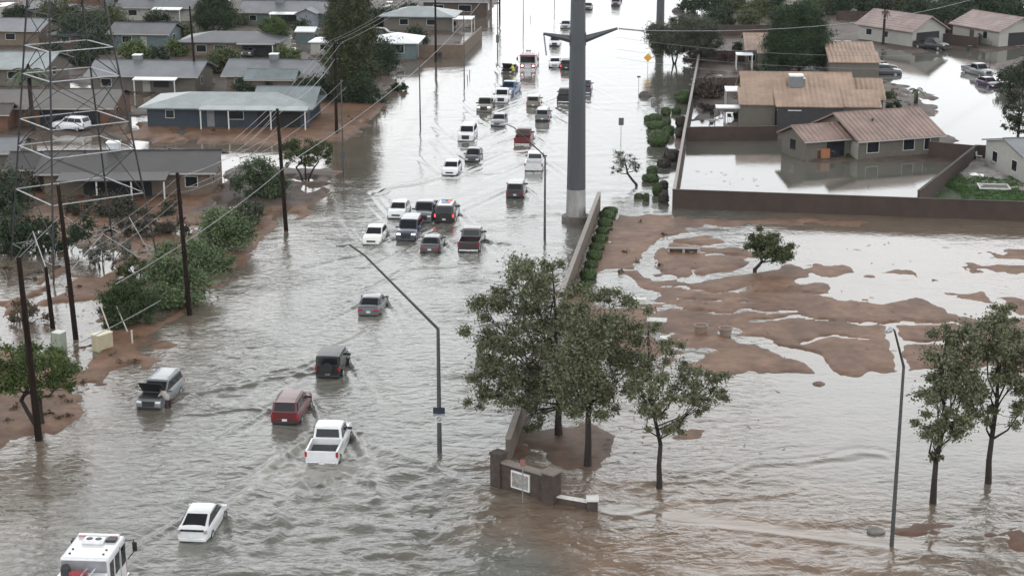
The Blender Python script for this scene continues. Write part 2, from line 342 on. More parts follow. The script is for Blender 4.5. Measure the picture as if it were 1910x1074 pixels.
def wheel(root, x, y, r, side):
    wv = MB(); wv.tube([(x-side*.2, y, r), (x-side*.03, y, r), (x, y, r)], [r, r, r*.93], 18)
    t = wv.build('wheel', TYRE, root, smooth=False)
    MB().tube([(x-side*.01, y, r), (x+side*.012, y, r)], [r*.66, r*.60], 14).build('rim', RIM, t)
def vehicle(name, kind, loc, heading, pm, label, cat, group=None, hood_open=False, rack=False, lit=False, roofm=None, bedm=None, cover=False, nowheels=False, tail=REDL, extra=None):
    P = PROF[kind]; L, W = P['L'], P['W']; hw = W/2
    root = empty(name, loc, -R(heading), label=label, cat=cat, group=group)
    mb = MB(); rings = []
    for y, zt, f in P['st']:
        wv = hw*f; zb = .24 if abs(y) < L/2-.3 else .34
        cr = .04 if (kind != 'pickup' or zt > 1) else 0
        zm = min(.62, zt-.12); zs = zt-.10
        rings.append([(-wv*.86,y,zb),(-wv*.98,y,zb+.1),(-wv,y,zm),(-wv*.975,y,zs),(-wv*.90,y,zt),(-wv*.45,y,zt+cr),(0,y,zt+cr*1.2),(wv*.45,y,zt+cr),(wv*.90,y,zt),(wv*.975,y,zs),(wv,y,zm),(wv*.98,y,zb+.1),(wv*.86,y,zb)])
    n = 13
    for rg in rings: mb.v += rg
    for i in range(len(rings)-1):
        for k in range(n): mb.f.append((i*n+k, i*n+(k+1)%n, (i+1)*n+(k+1)%n, (i+1)*n+k))
    mb.f.append(tuple(range(n))[::-1]); mb.f.append(tuple(range((len(rings)-1)*n, len(rings)*n)))
    body = mb.build('body', pm, root, smooth=True)
    es = body.modifiers.new('e', 'EDGE_SPLIT'); es.split_angle = R(38)
    rb, rt, ft, fb = P['cab']; be, rf, wb, wt = P['belt'], P['roof'], hw*.90, hw*P['wt']/.70*.82 if kind in ('jeep',) else hw*(.74 if kind in ('sedan','hatch') else .80)
    g = MB(); st = [(rb, be, wb), (rt, rf-.02, wt), ((rt*2+ft)/3, rf+.02, wt), ((rt+ft*2)/3, rf+.02, wt), (ft, rf-.02, wt), (fb, be, wb*.97)]
    for y, z, wv in st: g.v += [(-wb if z > be else -wv, y, be-.03), (-wv, y, z), (-wv*.5, y, z+(.03 if z > be else 0)), (wv*.5, y, z+(.03 if z > be else 0)), (wv, y, z), (wb if z > be else wv, y, be-.03)]
    for i in range(5):
        for k in range(5): g.f.append((i*6+k, (i+1)*6+k, (i+1)*6+k+1, i*6+k+1)[::-1])
    g.f += [(0,1,2,3,4,5), tuple(range(30,36))[::-1]]
    rfo = g.build('cabin', roofm or pm, root, bevel=.045)
    # glass
    V = Vector
    ws = [V((wb*.97,fb,be)),V((-wb*.97,fb,be)),V((-wt,ft,rf-.02)),V((wt,ft,rf-.02))]
    panel(ws, .06, .94, .07, .86).build('windshield', GLASS, root)
    rs = [V((-wb,rb,be)),V((wb,rb,be)),V((wt,rt,rf-.02)),V((-wt,rt,rf-.02))]
    panel(rs, .09, .91, .16, .84).build('rear_window', GLASS, root)
    for s in (-1, 1):
        a, b2, c, d = V((s*wb,rb,be)), V((s*wb*.97,fb,be)), V((s*wt,ft,rf-.02)), V((s*wt,rt,rf-.02))
        q = [b2, a, d, c] if s < 0 else [a, b2, c, d]
        k = P['nside']; cuts = [.05+.9*i/k for i in range(k+1)]
        if k == 3: cuts = [.05,.30,.62,.95]
        for i in range(k):
            panel(q, cuts[i]+.012, cuts[i+1]-.012, .10, .84).build('side_window', GLASS, root)
    r = .36 if kind in ('pickup','bigsuv','jeep') else .33
    wy = L/2-.95
    for s in (-1, 1):
        for y in (-wy, wy):
            if not nowheels: wheel(root, s*(hw+.015), y, r, s)
        MB().box((s*(hw*.92), fb-.35, be-.02), (s*(hw+.20), fb-.22, be+.14)).build('mirror', DARK if kind == 'pickup' else pm, root, bevel=.02)
        zl = P['st'][-3][1]
        MB().box((s*hw*.50, L/2-.16, zl-.26), (s*hw*.86, L/2-.02, zl-.12)).build('headlight', LIT if lit else LAMP, root, bevel=.02)
        zt = P['st'][1][1]
        if kind == 'pickup': MB().box((s*hw*.86, -L/2-.02, .85), (s*hw*1.005, -L/2+.1, 1.18)).build('tail_light', tail, root, bevel=.01)
        elif kind == 'hatch': MB().box((min(s*hw*.74,s*hw*.93), -L/2-.008, .80), (max(s*hw*.74,s*hw*.93), -L/2+.14, 1.0)).build('tail_light', mat('clear_tail_lens',(.35,.30,.31),.2,var=0), root, bevel=.01)
        elif kind in ('suv','bigsuv','jeep'): MB().box((s*hw*.80, -L/2-.005, zt-.32), (s*hw*.955, -L/2+.12, zt-.02)).build('tail_light', tail, root, bevel=.01)
        else: MB().box((s*hw*.48, -L/2+.0, zt-.20), (s*hw*.90, -L/2+.16, zt-.05)).build('tail_light', tail, root, bevel=.01)
    MB().box((-hw*.45, L/2-.1, .52), (hw*.45, L/2+.012, zl-.12)).build('grille', DARK, root)
    MB().box((-hw*.84, L/2-.15, .34), (hw*.84, L/2+.035, .50)).build('front_bumper', DARK if kind in ('jeep','suv') else pm, root, bevel=.03)
    MB().box((-hw*.86, -L/2-.05, .36), (hw*.86, -L/2+.15, .54)).build('rear_bumper', CHROME if kind == 'pickup' else DARK if kind in ('jeep','suv','bigsuv') else pm, root, bevel=.03)
    MB().box((-.16, -L/2-.062 if kind == 'pickup' else -L/2-.03, .56 if kind != 'pickup' else .40), (.16, -L/2+.05, .70 if kind != 'pickup' else .53)).build('licence_plate', PLATE, root)
    if kind == 'pickup':
        y0, y1 = -2.9, -.74
        for s in (-1, 1): MB().box((min(s*hw*.86, s*hw*.985), y0+.06, .74), (max(s*hw*.86, s*hw*.985), y1, 1.24)).build('bed_side', pm, root, bevel=.03)
        MB().box((-hw*.93, y0-.015, .62), (hw*.93, y0+.075, 1.22)).build('tailgate', pm, root, bevel=.025)
        MB().box((-hw*.855, y0+.08, 1.14 if cover else .815), (hw*.855, y1-.01, 1.20 if cover else .83)).build('bed_cover' if cover else 'bed_liner', DARK, root)
    if kind == 'jeep':
        MB().tube([(0,-2.14,1.02),(0,-2.36,1.02)], [.39,.38], 18).build('spare_wheel', TYRE, root)
        for s in (-1, 1):
            MB().box((min(s*hw*.86,s*hw*1.03), wy-.55, .78), (max(s*hw*.86,s*hw*1.03), wy+.55, .86)).build('fender', DARK, root, bevel=.02)
            MB().box((min(s*hw*.86,s*hw*1.03), -wy-.5, .78), (max(s*hw*.86,s*hw*1.03), -wy+.5, .86)).build('fender', DARK, root, bevel=.02)
    if rack:
        for s in (-1, 1): MB().tube([(s*wt*.88,rt+.15,rf+.03),(s*wt*.88,rt+.2,rf+.08),(s*wt*.88,ft-.2,rf+.08),(s*wt*.88,ft-.15,rf+.03)], .02, 5).build('roof_rail', DARK, root)
    if kind == 'hatch': MB().box((-hw*.72, -L/2-.012, .93), (hw*.72, -L/2+.12, 1.03)).build('rear_glass_strip', GLASS, root)
    if kind == 'suv':
        MB().box((-wt*.9, rt-.16, rf-.05), (wt*.9, rt+.1, rf+.012)).build('spoiler', roofm or pm, root, bevel=.02)
    if hood_open:
        bay = MB().box((-hw*.78, fb+.12, be-.02), (hw*.78, L/2-.22, be+.055)); bay.build('engine_bay', DARK, root)
        M = Matrix.Translation((0, fb+.10, be+.08))@Matrix.Rotation(R(48), 4, 'X')
        h = MB().box((-hw*.84, 0, 0), (hw*.84, 1.12, .05), M); h.build('hood', DARK if hood_open == 2 else pm, root, bevel=.02)
    if extra: extra(root, P)
    return root
WZ = -.27
def road_car(name, kind, px, py, toward, pm, label, cat='car', dh=0, z=WZ, grp='vehicles in the flooded road', **k):
    h = ROAD+dh; p = at(px, py); c = p+hd(h)*PROF[kind]['L']/2; c.z = z
    o = vehicle(name, kind, c, h+(180 if toward else 0), pm, label, cat, grp, **k)
    CARS.append((c.x, c.y, h, PROF[kind]['L'], PROF[kind]['W'], toward)); return o
CARS = []
white = paint('white_paint', (.62,.63,.64)); silver = paint('silver_paint', (.16,.17,.18), .32, .25); grey = paint('grey_paint', (.085,.09,.10), .28, .3)
dgrey = paint('dark_grey_paint', (.04,.043,.048), .28, .3); black = paint('black_paint', (.009,.009,.010), .4, coat=.15); red = paint('red_paint', (.085,.004,.006), .35, coat=.25)
maroon = paint('maroon_paint', (.024,.012,.016), .28); navy = paint('navy_paint', (.03,.04,.065), .25); blue = paint('blue_paint', (.05,.11,.24), .3)
tan = paint('tan_paint', (.17,.15,.125), .3, .2); purple = paint('plum_paint', (.06,.03,.075), .28); cream = paint('cream_white_paint', (.66,.66,.62))
BLUEL = mat('blue_flasher', (.02,.04,.5), .3, var=0, emit=((.1,.2,1), 2.5)); REDF = mat('red_flasher', (.5,.02,.02), .3, var=0, emit=((1,.08,.08), 2.0))
road_car('hatchback_car','hatch',359,1012,False,white,'white hatchback driving behind the white pickup, nearest whole car to the camera')
road_car('pickup_truck','pickup',600,869,False,white,'white crew cab pickup pushing a foaming bow wave through the water','pickup truck',dh=-1)
road_car('suv_car','suv',531,793,False,red,'red compact suv with rear window facing us beside the white pickup', rack=True)
road_car('off_road_car','jeep',611,706,False,black,'boxy black off-road car with a spare wheel on its tail', 'off-road car')
road_car('sedan_car','sedan',687,590,False,grey,'lone grey sedan in open water between the black boxy car and the cluster of cars')
road_car('sedan_car','sedan',801,473,False,dgrey,'dark grey sedan driving away just left of the maroon pickup')
road_car('pickup_truck','pickup',874,471,False,maroon,'dark maroon pickup with open bed, right of the cluster of cars','pickup truck')
def police(root, P):
    MB().box((-.66,-1.9,P['roof']+.012),(.66,.3,P['roof']+.045)).build('white_roof_panel', white, root, bevel=.01)
    bar = MB().box((-.55,-.1,P['roof']+.03),(.55,.15,P['roof']+.13)).build('light_bar', DARK, root, bevel=.02)
    for s, m in ((-1,BLUEL),(1,REDF)): MB().box((s*.3-.16,-.115,P['roof']+.05),(s*.3+.16,-.1,P['roof']+.11)).build('flasher', m, bar)
    for s in (-1,1): MB().box((min(s*.952,s*1.008), -.9, .45),(max(s*.952,s*1.008), 1.0, 1.02)).build('door_panel', white, root)
road_car('police_suv','bigsuv',828,416,False,black,'black and white police suv with a light bar on its roof','police car',extra=police, rack=False, tail=REDF)
road_car('suv_car','suv',960,370,False,maroon,'dark maroon suv driving away below the towed line of cars, left of the steel pole')
road_car('pickup_truck','pickup',995,320,False,white,'white pickup driving away beside the far slanting lamp post','pickup truck')
road_car('pickup_truck','pickup',974,271,False,red,'bright red pickup driving away behind the white pickup','pickup truck', z=-.36)
road_car('suv_car','suv',1011,227,False,silver,'silver suv driving away left of the steel pole', rack=True)
road_car('suv_car','suv',994,200,False,tan,'tan suv driving away in the middle of the road', z=-.36)
road_car('pickup_truck','pickup',1052,193,False,black,'black pickup half hidden behind the steel pole','pickup truck')
road_car('pickup_truck','pickup',1089,176,False,navy,'dark blue pickup just showing right of the steel pole','pickup truck')
road_car('suv_car','suv',1056,131,False,black,'black and red suv at the left edge of the steel pole, above the black pickup', tail=REDF)
def sil(root, P): pass
road_car('suv_car','suv',277,765,True,silver,'silver suv stalled with its hood up and a person leaning in', hood_open=2, rack=True, dh=3)
road_car('sedan_car','sedan',692,457,True,cream,'cream white sedan facing us, leftmost of the cluster of cars')
road_car('suv_car','bigsuv',757,450,True,navy,'navy suv with pale roof facing us in the middle of the cluster', lit=True)
road_car('sedan_car','sedan',738,408,True,white,'white sedan facing us at the back left of the cluster')
road_car('pickup_truck','pickup',787,416,True,grey,'grey pickup facing us between the white sedan and the police suv','pickup truck')
road_car('sedan_car','sedan',838,328,True,white,'white sedan facing us, alone upstream of the cluster')
road_car('hatchback_car','hatch',880,303,True,dgrey,'dark grey hatchback facing us beside the white suv')
road_car('suv_car','bigsuv',868,264,True,white,'tall white suv facing us above the dark grey hatchback', rack=True)
road_car('sedan_car','sedan',928,236,True,silver,'silver sedan facing us below the tan truck')
road_car('pickup_truck','pickup',902,210,True,tan,'tan pickup facing us with one headlight lit, left of the white truck','pickup truck', lit=True)
road_car('pickup_truck','pickup',934,193,True,white,'white pickup facing us, between the tan and the blue pickup','pickup truck')
road_car('pickup_truck','pickup',943,178,True,blue,'bright blue pickup facing us behind the white pickup','pickup truck', dh=8)
road_car('sedan_car','sedan',944,138,True,maroon,'maroon sedan stalled beside the fire engine with its hood up', hood_open=1, z=-.36, dh=8)
road_car('sedan_car','sedan',1034,126,True,white,'white sedan facing us right of the fire engine')
road_car('suv_car','suv',1034,87,True,white,'white suv facing us under the left arm of the steel pole')
road_car('sedan_car','sedan',1054,54,True,silver,'silver sedan facing us at the left edge of the steel pole, above its arm')
road_car('sedan_car','sedan',1096,19,True,dgrey,'grey sedan right of the steel pole near the top edge')
road_car('suv_car','suv',1148,12,True,purple,'plum coloured suv far up the road')
road_car('sedan_car','sedan',1152,2,True,black,'black car close behind the plum suv at the top edge')
PK = 'cars parked off the main road'
def park(name, kind, px, py, h, pm, label, cat='car', z=None, **k):
    p = at(px, py); g = gz(p.x, p.y); p.z = max(g, -.27) if z is None else z
    return vehicle(name, kind, p, h, pm, label, cat, PK, **k)
park('suv_car','suv',1652,138,100,dgrey,'dark grey suv parked side on in the flooded side street',z=-.25)
park('sedan_car','sedan',1645,129,100,black,'black sedan parked behind the dark grey suv in the side street',z=-.25)
park('pickup_truck','pickup',1823,138,160,silver,'silver pickup parked in the side street ahead of the plum car','pickup truck',z=-.25)
park('sedan_car','sedan',1843,160,165,purple,'plum sedan parked behind the silver pickup in the side street',z=-.25)
park('pickup_truck','pickup',1736,92,135,black,'black pickup parked nose out in the driveway of the white garage house','pickup truck')
park('suv_car','suv',134,244,-70,white,'white suv under the carport of the tan house', z=.1)
park('suv_car','suv',467,106,190,silver,'silver suv in the driveway of the long grey roofed house', z=.12)
park('suv_car','suv',714,72,100,black,'dark car parked behind the round hedge by the white roofed house', z=.1)
park('sedan_car','sedan',1575,26,80,white,'white sedan behind the dark fence near the top edge', z=.1)
park('sedan_car','sedan',612,-2,80,silver,'pale sedan behind the trees at the top left', z=.1)

# fire engines (white cab, red band)
ENGR = paint('engine_red', (.28,.02,.03), .3); CYEL = mat('hi_vis', (.5,.55,.03), .6)
def fire_engine(loc, heading, label, detail):
    root = empty('fire_engine', loc, -R(heading), label=label, cat='fire engine', group='fire engines')
    W = 1.22
    MB().box((-W, 1.0, .55), (W, 3.9, 2.95)).build('cab', white, root, bevel=.14)
    MB().box((-W*.99, -4.2, .55), (W*.99, .95, 2.25)).build('pump_body', ENGR if not detail else white, root, bevel=.06)
    MB().box((-W*.92, 3.89, 1.55), (W*.92, 3.925, 2.55)).build('windshield', GLASS, root)
    MB().box((-W*.98, 3.88, .72), (W*.98, 3.935, 1.45)).build('red_band', ENGR, root)
    if not detail: MB().box((-W*.98, 3.86, 2.58), (W*.98, 3.94, 2.8)).build('brow_band', ENGR, root)
    MB().box((-.5, 3.90, .75), (.5, 3.99, 1.35)).build('grille', CHROME, root)
    MB().box((-W*.98, 3.85, .38), (W*.98, 4.3, .68)).build('front_bumper', CHROME, root, bevel=.04)
    rw = MB().box((-W*.93, .955, 1.5), (W*.93, .998, 2.83)).build('rear_cab_wall', mat('cab_grey', (.22,.225,.24), .3), root)
    for s in (-1, 1):
        MB().box((s*.85-.16, 3.92, 1.0), (s*.85+.16, 3.99, 1.22)).build('headlight', LIT, root)
        xa, xb = sorted((s*(W-.01), s*(W+.012)))
        for (y0, y1, z0) in ((3.05, 3.75, 1.55), (2.05, 2.75, 1.65), (1.25, 1.85, 1.65)):
            MB().box((xa, y0, z0), (xb, y1, 2.6)).build('side_window', GLASS, root)
        MB().box((min(xa,xb)+s*.001, 2.82, .7), (max(xa,xb)+s*.003, 2.9, 2.75)).build('door_pillar', CHROME, root)
        MB().tube([(s*W, 3.8, 2.65), (s*(W+.35), 4.1, 2.6), (s*(W+.38), 4.15, 2.0), (s*(W+.05), 3.9, 1.6)], .03, 6).build('mirror_arm', DARK, root)
        MB().box((s*(W+.38)-.12, 4.1, 1.95), (s*(W+.38)+.12, 4.2, 2.45)).build('mirror', DARK, root, bevel=.03)
        MB().tube([(s*.85, 1.5, 2.95), (s*.85, 1.5, 3.0)], .06, 10).build('roof_vent', DARK, root)
        MB().tube([(s*.85-.0, 2.0, 2.95), (s*.85, 2.0, 3.0)], .06, 10).build('roof_vent', DARK, root)
        for y in (3.0, -2.6): wheel(root, s*(W+.01), y, .5, s)
    ac = MB().box((-.62, 2.55, 2.94), (.5, 3.25, 3.14)).build('air_conditioner', white, root, bevel=.08)
    for x in (-.28, .18): MB().tube([(x, 2.9, 3.135), (x, 2.9, 3.155)], .17, 16).build('fan', DARK, ac)
    MB().box((.55, 2.9, 2.94), (1.02, 3.3, 3.08)).build('roof_hatch', DARK, root)
    lb = MB().box((-1.05, 3.4, 2.94), (1.05, 3.62, 3.12)).build('light_bar', white, root, bevel=.03)
    for s in (-1, 1): MB().box((s*.8-.2, 3.39, 2.98), (s*.8+.2, 3.63, 3.09)).build('flasher', mat('pink_lens',(.42,.2,.2),.3,var=0) if detail else REDF, lb)
    if detail:
        MB().tube([(-.75,.5,2.25),(-.75,.5,2.6),(-.75,.45,2.75)], [.25,.25,.2], 12).build('deck_gun', DARK, root)
        for x in (0., .38): MB().tube([(x,-.2,2.3),(x+.25,.75,2.55)], .05, 8).build('hose_pipe', CHROME, root)
        MB().box((-.9,.35,2.25),(.3,.6,2.5)).build('hose_tray', ENGR, root)
        MB().box((W, .2, 1.2), (W+.1, .9, 2.1)).build('pump_panel', CHROME, root)
    else:
        MB().box((-.3,.5,2.25),(.5,1.4,3.2)).build('roof_monitor', mat('cab_grey',(.2,.2,.2)), root)
    return root
fire_engine((-21.4+.26, 75.0-1.0, -.27), 4, 'white fire engine cab seen from behind with two roof fans', True)
p = at(984, 132); q = p+hd(ROAD)*4.2
fire_engine((q.x, q.y, -.42), ROAD+180, 'red and white fire engine facing us with headlights on, far up the road', False)
CARS.append((q.x, q.y, ROAD, 8, 2.5, True)); CARS.append((-21.1, 75, 4, 8, 2.5, False))
# ---------------------------------------------------------------- flood water: one sheet with real waves and wakes
xs = rows((-3000,-120,300),(-120,-52,1.2),(-52,-34,.4),(-34,30,.16),(30,60,.4),(60,130,1.5),(130,3000,300))
ys = rows((-800,60,200),(60,76,4),(76,112,.13),(112,150,.2),(150,230,.4),(230,380,1.0),(380,600,10),(600,5000,600))
X, Y, Q = grid(xs, ys)
near = 1-sstep(95, 190, Y); WX = X+(fbm(X/5, Y/5, 91, 2)-.5)*3
def ridged(a): return 1-2*np.abs(a-.5)
patch = .25+1.6*sstep(.38,.62,fbm(X/11, Y/9, 93, 2))
swell = patch*(fbm((WX+Y*.3)/2.9, (Y-WX*.15)/1.7, 31, 3)-.5)*.25+(ridged(fbm((WX+Y*.35)/1.0, (Y-WX*.3)/.75, 35, 3))-.6)*.055+(fbm(X/6, Y/4, 37, 2)-.5)*.06
calm = 1-sstep(11, 20, X-(Y-90)*.1)*.82*sstep(86, 96, Y)          # right side field is calmer
calm = calm*(1-.93*sstep(14,17,X-(Y-165)*.10)*sstep(160,166,Y))
kl = [at(1120,950),at(1300,968),at(1480,992),at(1660,1014),at(1910,1028)]; kb_ = np.exp(-(pdist(X, Y, kl)/1.0)**4); calm = calm*(1-.9*kb_)
side = sstep(20, 30, -(X-(Y-90)*.09))*.7
wave = swell*(.22+.9*near)*calm*(1-side)
rough = np.exp(-(((X+4)/9)**2+((Y-84)/8)**2)); wave += rough*(fbm(WX/2.2, Y/1.4, 51, 3)-.5)*.42     # choppy patch in front
foam = np.zeros(X.shape)
def local(cx, cy, h):
    s = math.sin(R(h)); c = math.cos(R(h)); dx = X-cx; dy = Y-cy
    return dx*c-dy*s, dx*s+dy*c       # across, along
for i, (cx, cy, h, L, W, tw) in enumerate(CARS):
    if cy > 260: continue
    amp = .12; a, l = local(cx, cy, h)
    if tw: a, l = -a, -l          # l: forward along motion
    if i == 1: amp = .28
    elif tw: amp = .08
    back = (L/2-l); mask = (back > -.6) & (back < 26) & (np.abs(a) < 14)
    for s in (-1, 1):
        for off, sc, am in ((0, .30, 1), (1.1, .35, -.5), (2.4, .4, .5)):
            d = s*a-(W/2*.9+(back-off)*math.tan(R(19))); wv = .20+.028*np.clip(back, 0, 30)
            wave += np.where(mask & (back > off), amp*am*np.exp(-(d/wv)**2)*np.exp(-np.clip(back, 0, 99)/11), 0)
            wave -= np.where(mask & (back > off), .6*amp*am*np.exp(-((d-wv*2.0)/wv)**2)*np.exp(-np.clip(back, 0, 99)/11), 0)
    turb = np.exp(-(a/(W*(1.15+.06*np.clip(back,0,20)) if i == 1 else W*.62))**4)*(sstep(-.5, .8, back-2) if i == 1 else sstep(-.2, .6, -l-L/2+.4))*np.exp(-np.clip(-l-L/2, 0, 99)/(6 if i == 1 else 2.2))
    wave += turb*(fbm(X*(1.3 if i == 1 else 2.2), Y*(1.3 if i == 1 else 2.2), 60+i, 4)-.5)*(.5 if i == 1 else .12)
    if i == 1:
        ring = np.exp(-((np.abs(a)-(W/2+.25+np.clip(back, 0, 30)*.33))/.35)**2)*sstep(-.3, .6, back)*np.exp(-np.clip(back, 0, 99)/7)
        foam += ring*.35+turb*.7*sstep(.5,.66,ridged(fbm(X*.9, Y*.9, 77, 4)))*.5
    elif cy < 150 and not tw: foam += turb*.12
for (px, py) in ((820,845),(354,588),(534,430),(1073,412),(1663,1018),(73,820),(1095,868),(1230,905),(1740,937),(1843,897)):   # eddies off posts
    p = at(px, py); a, l = local(p.x, p.y, 115); m = (l > 0) & (l < 9)
    for s in (-1, 1): wave += np.where(m, .025*np.exp(-((s*a-l*.3-.1)/.14)**2)*np.exp(-l/3), 0)
p0 = at(690, 850); p1 = at(900, 900)     # current line curling towards the sign wall
d = pdist(X, Y, [at(690,830),at(740,848),at(800,870),at(860,900),at(930,930)])
wave += .10*np.exp(-(d/.35)**2)
d = pdist(X, Y, [at(520,840),at(500,880),at(470,915),at(430,945)]); wave += .10*np.exp(-(d/.35)**2); foam += .25*np.exp(-(d/.3)**2)
d = pdist(X, Y, [at(1120,955),at(1250,975),at(1400,990),at(1650,1022),at(1910,1046)]); wave += .035*np.exp(-((d)/.25)**2)
for ln, am, wd in (([(335,742),(450,715),(600,690)],.10,.22),([(350,778),(430,772),(520,765)],.08,.2),([(690,608),(640,635),(585,670),(500,695)],.08,.2),([(908,452),(950,460),(978,482),(975,500)],.10,.22),([(700,360),(830,330),(930,322)],.09,.3),([(560,500),(680,470),(700,462)],.08,.25),([(930,420),(1000,402),(1055,398)],.08,.25),([(640,560),(760,500),(860,492)],.06,.25),([(1140,560),(1000,470)],.0,.2),([(880,290),(930,282),(985,280)],.08,.3),([(700,905),(640,880),(590,900)],.12,.25),([(665,850),(700,900),(720,960)],.12,.25),([(560,890),(520,950),(500,1010)],.12,.25),([(1100,930),(1250,900),(1500,860),(1640,850)],.05,.35),([(1160,960),(1320,930),(1500,905)],.05,.3)):
    d = pdist(X+(fbm(X/3,Y/3,95,2)-.5)*1.2, Y+(fbm(X/3,Y/3,96,2)-.5)*2.5, [at(*q) for q in ln]); wave += am*np.exp(-(d/wd)**2)-.4*am*np.exp(-((d-wd*2.2)/wd)**2)
for k in range(5):
    d = pdist(X, Y, [at(1440-30*k,1074),at(1560,1046+k*7),at(1700,1034+k*8),at(1910,1052+k*8)]); wave += .02*np.exp(-(d/.16)**2)
foam = np.clip(foam*(.35+1.3*fbm(X*2.4, Y*2.4, 88, 3)), 0, 1)
silt = sstep(-6, 6, X-1+(fbm(X/7, Y/5, 44, 3)-.5)*14)*(1-sstep(100, 125, Y))     # browner water at lower right
silt = np.clip(silt*(1-sstep(84,96,Y)*.55)*(1-sstep(14,26,X)*.5)+sstep(12, 20, X-(Y-90)*.12)*sstep(108,118,Y)*.5*(1-sstep(160,168,Y))+side*.6, 0, 1)
A = np.zeros(X.shape+(3,)); A[..., 0] = foam; A[..., 1] = silt; A[..., 2] = np.clip((near*(.4+.6*patch)+.12)*calm*(1-side*.8)+rough*.6, 0, 1.3)
wm = bpy.data.materials.new('flood_water'); wm.use_nodes = True; t = wm.node_tree; b = t.nodes['Principled BSDF']; n = t.nodes.new; l = t.links.new
ca = n('ShaderNodeVertexColor'); ca.layer_name = 'col'; sp = n('ShaderNodeSeparateColor'); l(ca.outputs['Color'], sp.inputs[0])
tc = n('ShaderNodeTexCoord')
m1 = n('ShaderNodeMixRGB'); m1.inputs[1].default_value = (.10,.097,.083,1); m1.inputs[2].default_value = (.155,.105,.072,1); l(sp.outputs[1], m1.inputs[0])
nz = n('ShaderNodeTexNoise'); nz.inputs['Scale'].default_value = .35; nz.inputs['Detail'].default_value = 6; l(tc.outputs['Object'], nz.inputs['Vector'])
mr = n('ShaderNodeMapRange'); mr.inputs[1].default_value = .3; mr.inputs[2].default_value = .7; mr.inputs[3].default_value = .85; mr.inputs[4].default_value = 1.15; l(nz.outputs['Fac'], mr.inputs[0])
vm = n('ShaderNodeVectorMath'); vm.operation = 'SCALE'; l(m1.outputs[0], vm.inputs[0]); l(mr.outputs[0], vm.inputs['Scale'])
m2 = n('ShaderNodeMixRGB'); m2.inputs[2].default_value = (.55,.53,.48,1); l(sp.outputs[0], m2.inputs[0]); l(vm.outputs[0], m2.inputs[1]); l(m2.outputs[0], b.inputs['Base Color'])
b.inputs['IOR'].default_value = 1.45; b.inputs['Roughness'].default_value = .07
rr = n('ShaderNodeMapRange'); rr.inputs[3].default_value = .06; rr.inputs[4].default_value = .55; l(sp.outputs[0], rr.inputs[0]); l(rr.outputs[0], b.inputs['Roughness'])
mp1 = n('ShaderNodeMapping'); mp1.inputs['Scale'].default_value = (1.3, 2.0, 1); mp1.inputs['Rotation'].default_value = (0,0,.25); l(tc.outputs['Object'], mp1.inputs[0])
w1 = n('ShaderNodeTexNoise'); w1.inputs['Scale'].default_value = 1.0; w1.inputs['Detail'].default_value = 4; w1.inputs['Distortion'].default_value = .8; l(mp1.outputs[0], w1.inputs['Vector'])
mp2 = n('ShaderNodeMapping'); mp2.inputs['Scale'].default_value = (.25, .5, 1); l(tc.outputs['Object'], mp2.inputs[0])
w2 = n('ShaderNodeTexNoise'); w2.inputs['Scale'].default_value = 1.0; w2.inputs['Detail'].default_value = 2; l(mp2.outputs[0], w2.inputs['Vector'])
ad = n('ShaderNodeMath'); ad.operation = 'MULTIPLY_ADD'; ad.inputs[1].default_value = 1.2; l(w2.outputs['Fac'], ad.inputs[0]); l(w1.outputs['Fac'], ad.inputs[2])
ds = n('ShaderNodeMapRange'); ds.inputs[3].default_value = .003; ds.inputs[4].default_value = .13; l(sp.outputs[2], ds.inputs[0])
bp = n('ShaderNodeBump'); bp.inputs['Strength'].default_value = 1; l(ad.outputs[0], bp.inputs['Height']); l(ds.outputs[0], bp.inputs['Distance']); l(bp.outputs[0], b.inputs['Normal'])
wo = mesh_np('flood_water', np.stack([X, Y, wave], -1).reshape(-1, 3), Q, wm, smooth=True); colattr(wo, A); wo['kind'] = 'structure'
del X, Y, Q, A, wave, foam
# ---------------------------------------------------------------- walls
BLOCK = mat('brown_block_wall', (.042,.027,.021), .8, var=.28, scale=.7, bump=.01, bscale=5)
BLOCKC = mat('wall_cap', (.20,.175,.155), .55, var=.15)
TANW = mat('tan_block_wall', (.11,.085,.068), .8, var=.25, scale=.6)
STONE = mat('dark_stone_wall', (.05,.036,.03), .75, var=.5, scale=2.5, bump=.03, bscale=4)
def wall(name, pts, h, th, m, label, capm=None, cat='wall', group=None, z0=-.45, hs=None):
    """a masonry wall following ground points, with a coping course"""
    o = empty(name, (pts[0].x, pts[0].y, 0), label=label, cat=cat, group=group); o0 = Vector((pts[0].x, pts[0].y, 0))
    for i, (a, b) in enumerate(zip(pts[:-1], pts[1:])):
        a = Vector((a.x, a.y, 0))-o0; b = Vector((b.x, b.y, 0))-o0; d = (b-a); L = d.length; ang = math.atan2(d.y, d.x)
        M = Matrix.Translation(a)@Matrix.Rotation(ang, 4, 'Z')
        ha = h if hs is None else hs[i]
        MB().box((-th/2*(.98+.002*i), -th/2, z0), (L+th/2*(.98+.002*i), th/2, ha), M).build('masonry', m, o)
        MB().box((-th/2-.03+.002*i, -th/2-.035, ha), (L+th/2+.03-.002*i, th/2+.035, ha+.07+.002*i), M).build('coping', capm or m, o)
    return o
wall('roadside_wall', pl((948,862),(1003,700),(1060,545),(1117,388)), 1.55, .3, TANW, 'long pale capped wall running beside the clipped hedge from the sign wall to the steel pole', BLOCKC)
wall('subdivision_wall', pl((1256,388),(1910,412),(2100,420)), 1.85, .25, BLOCK, 'long dark brown block wall between the muddy field and the flooded back yard')
wall('subdivision_wall', pl((1257,384),(1276,268),(1296,160),(1304,115),(1312,60)), 1.6, .25, BLOCK, 'brown block wall with a pale cap behind the round shrubs, along the road', BLOCKC)
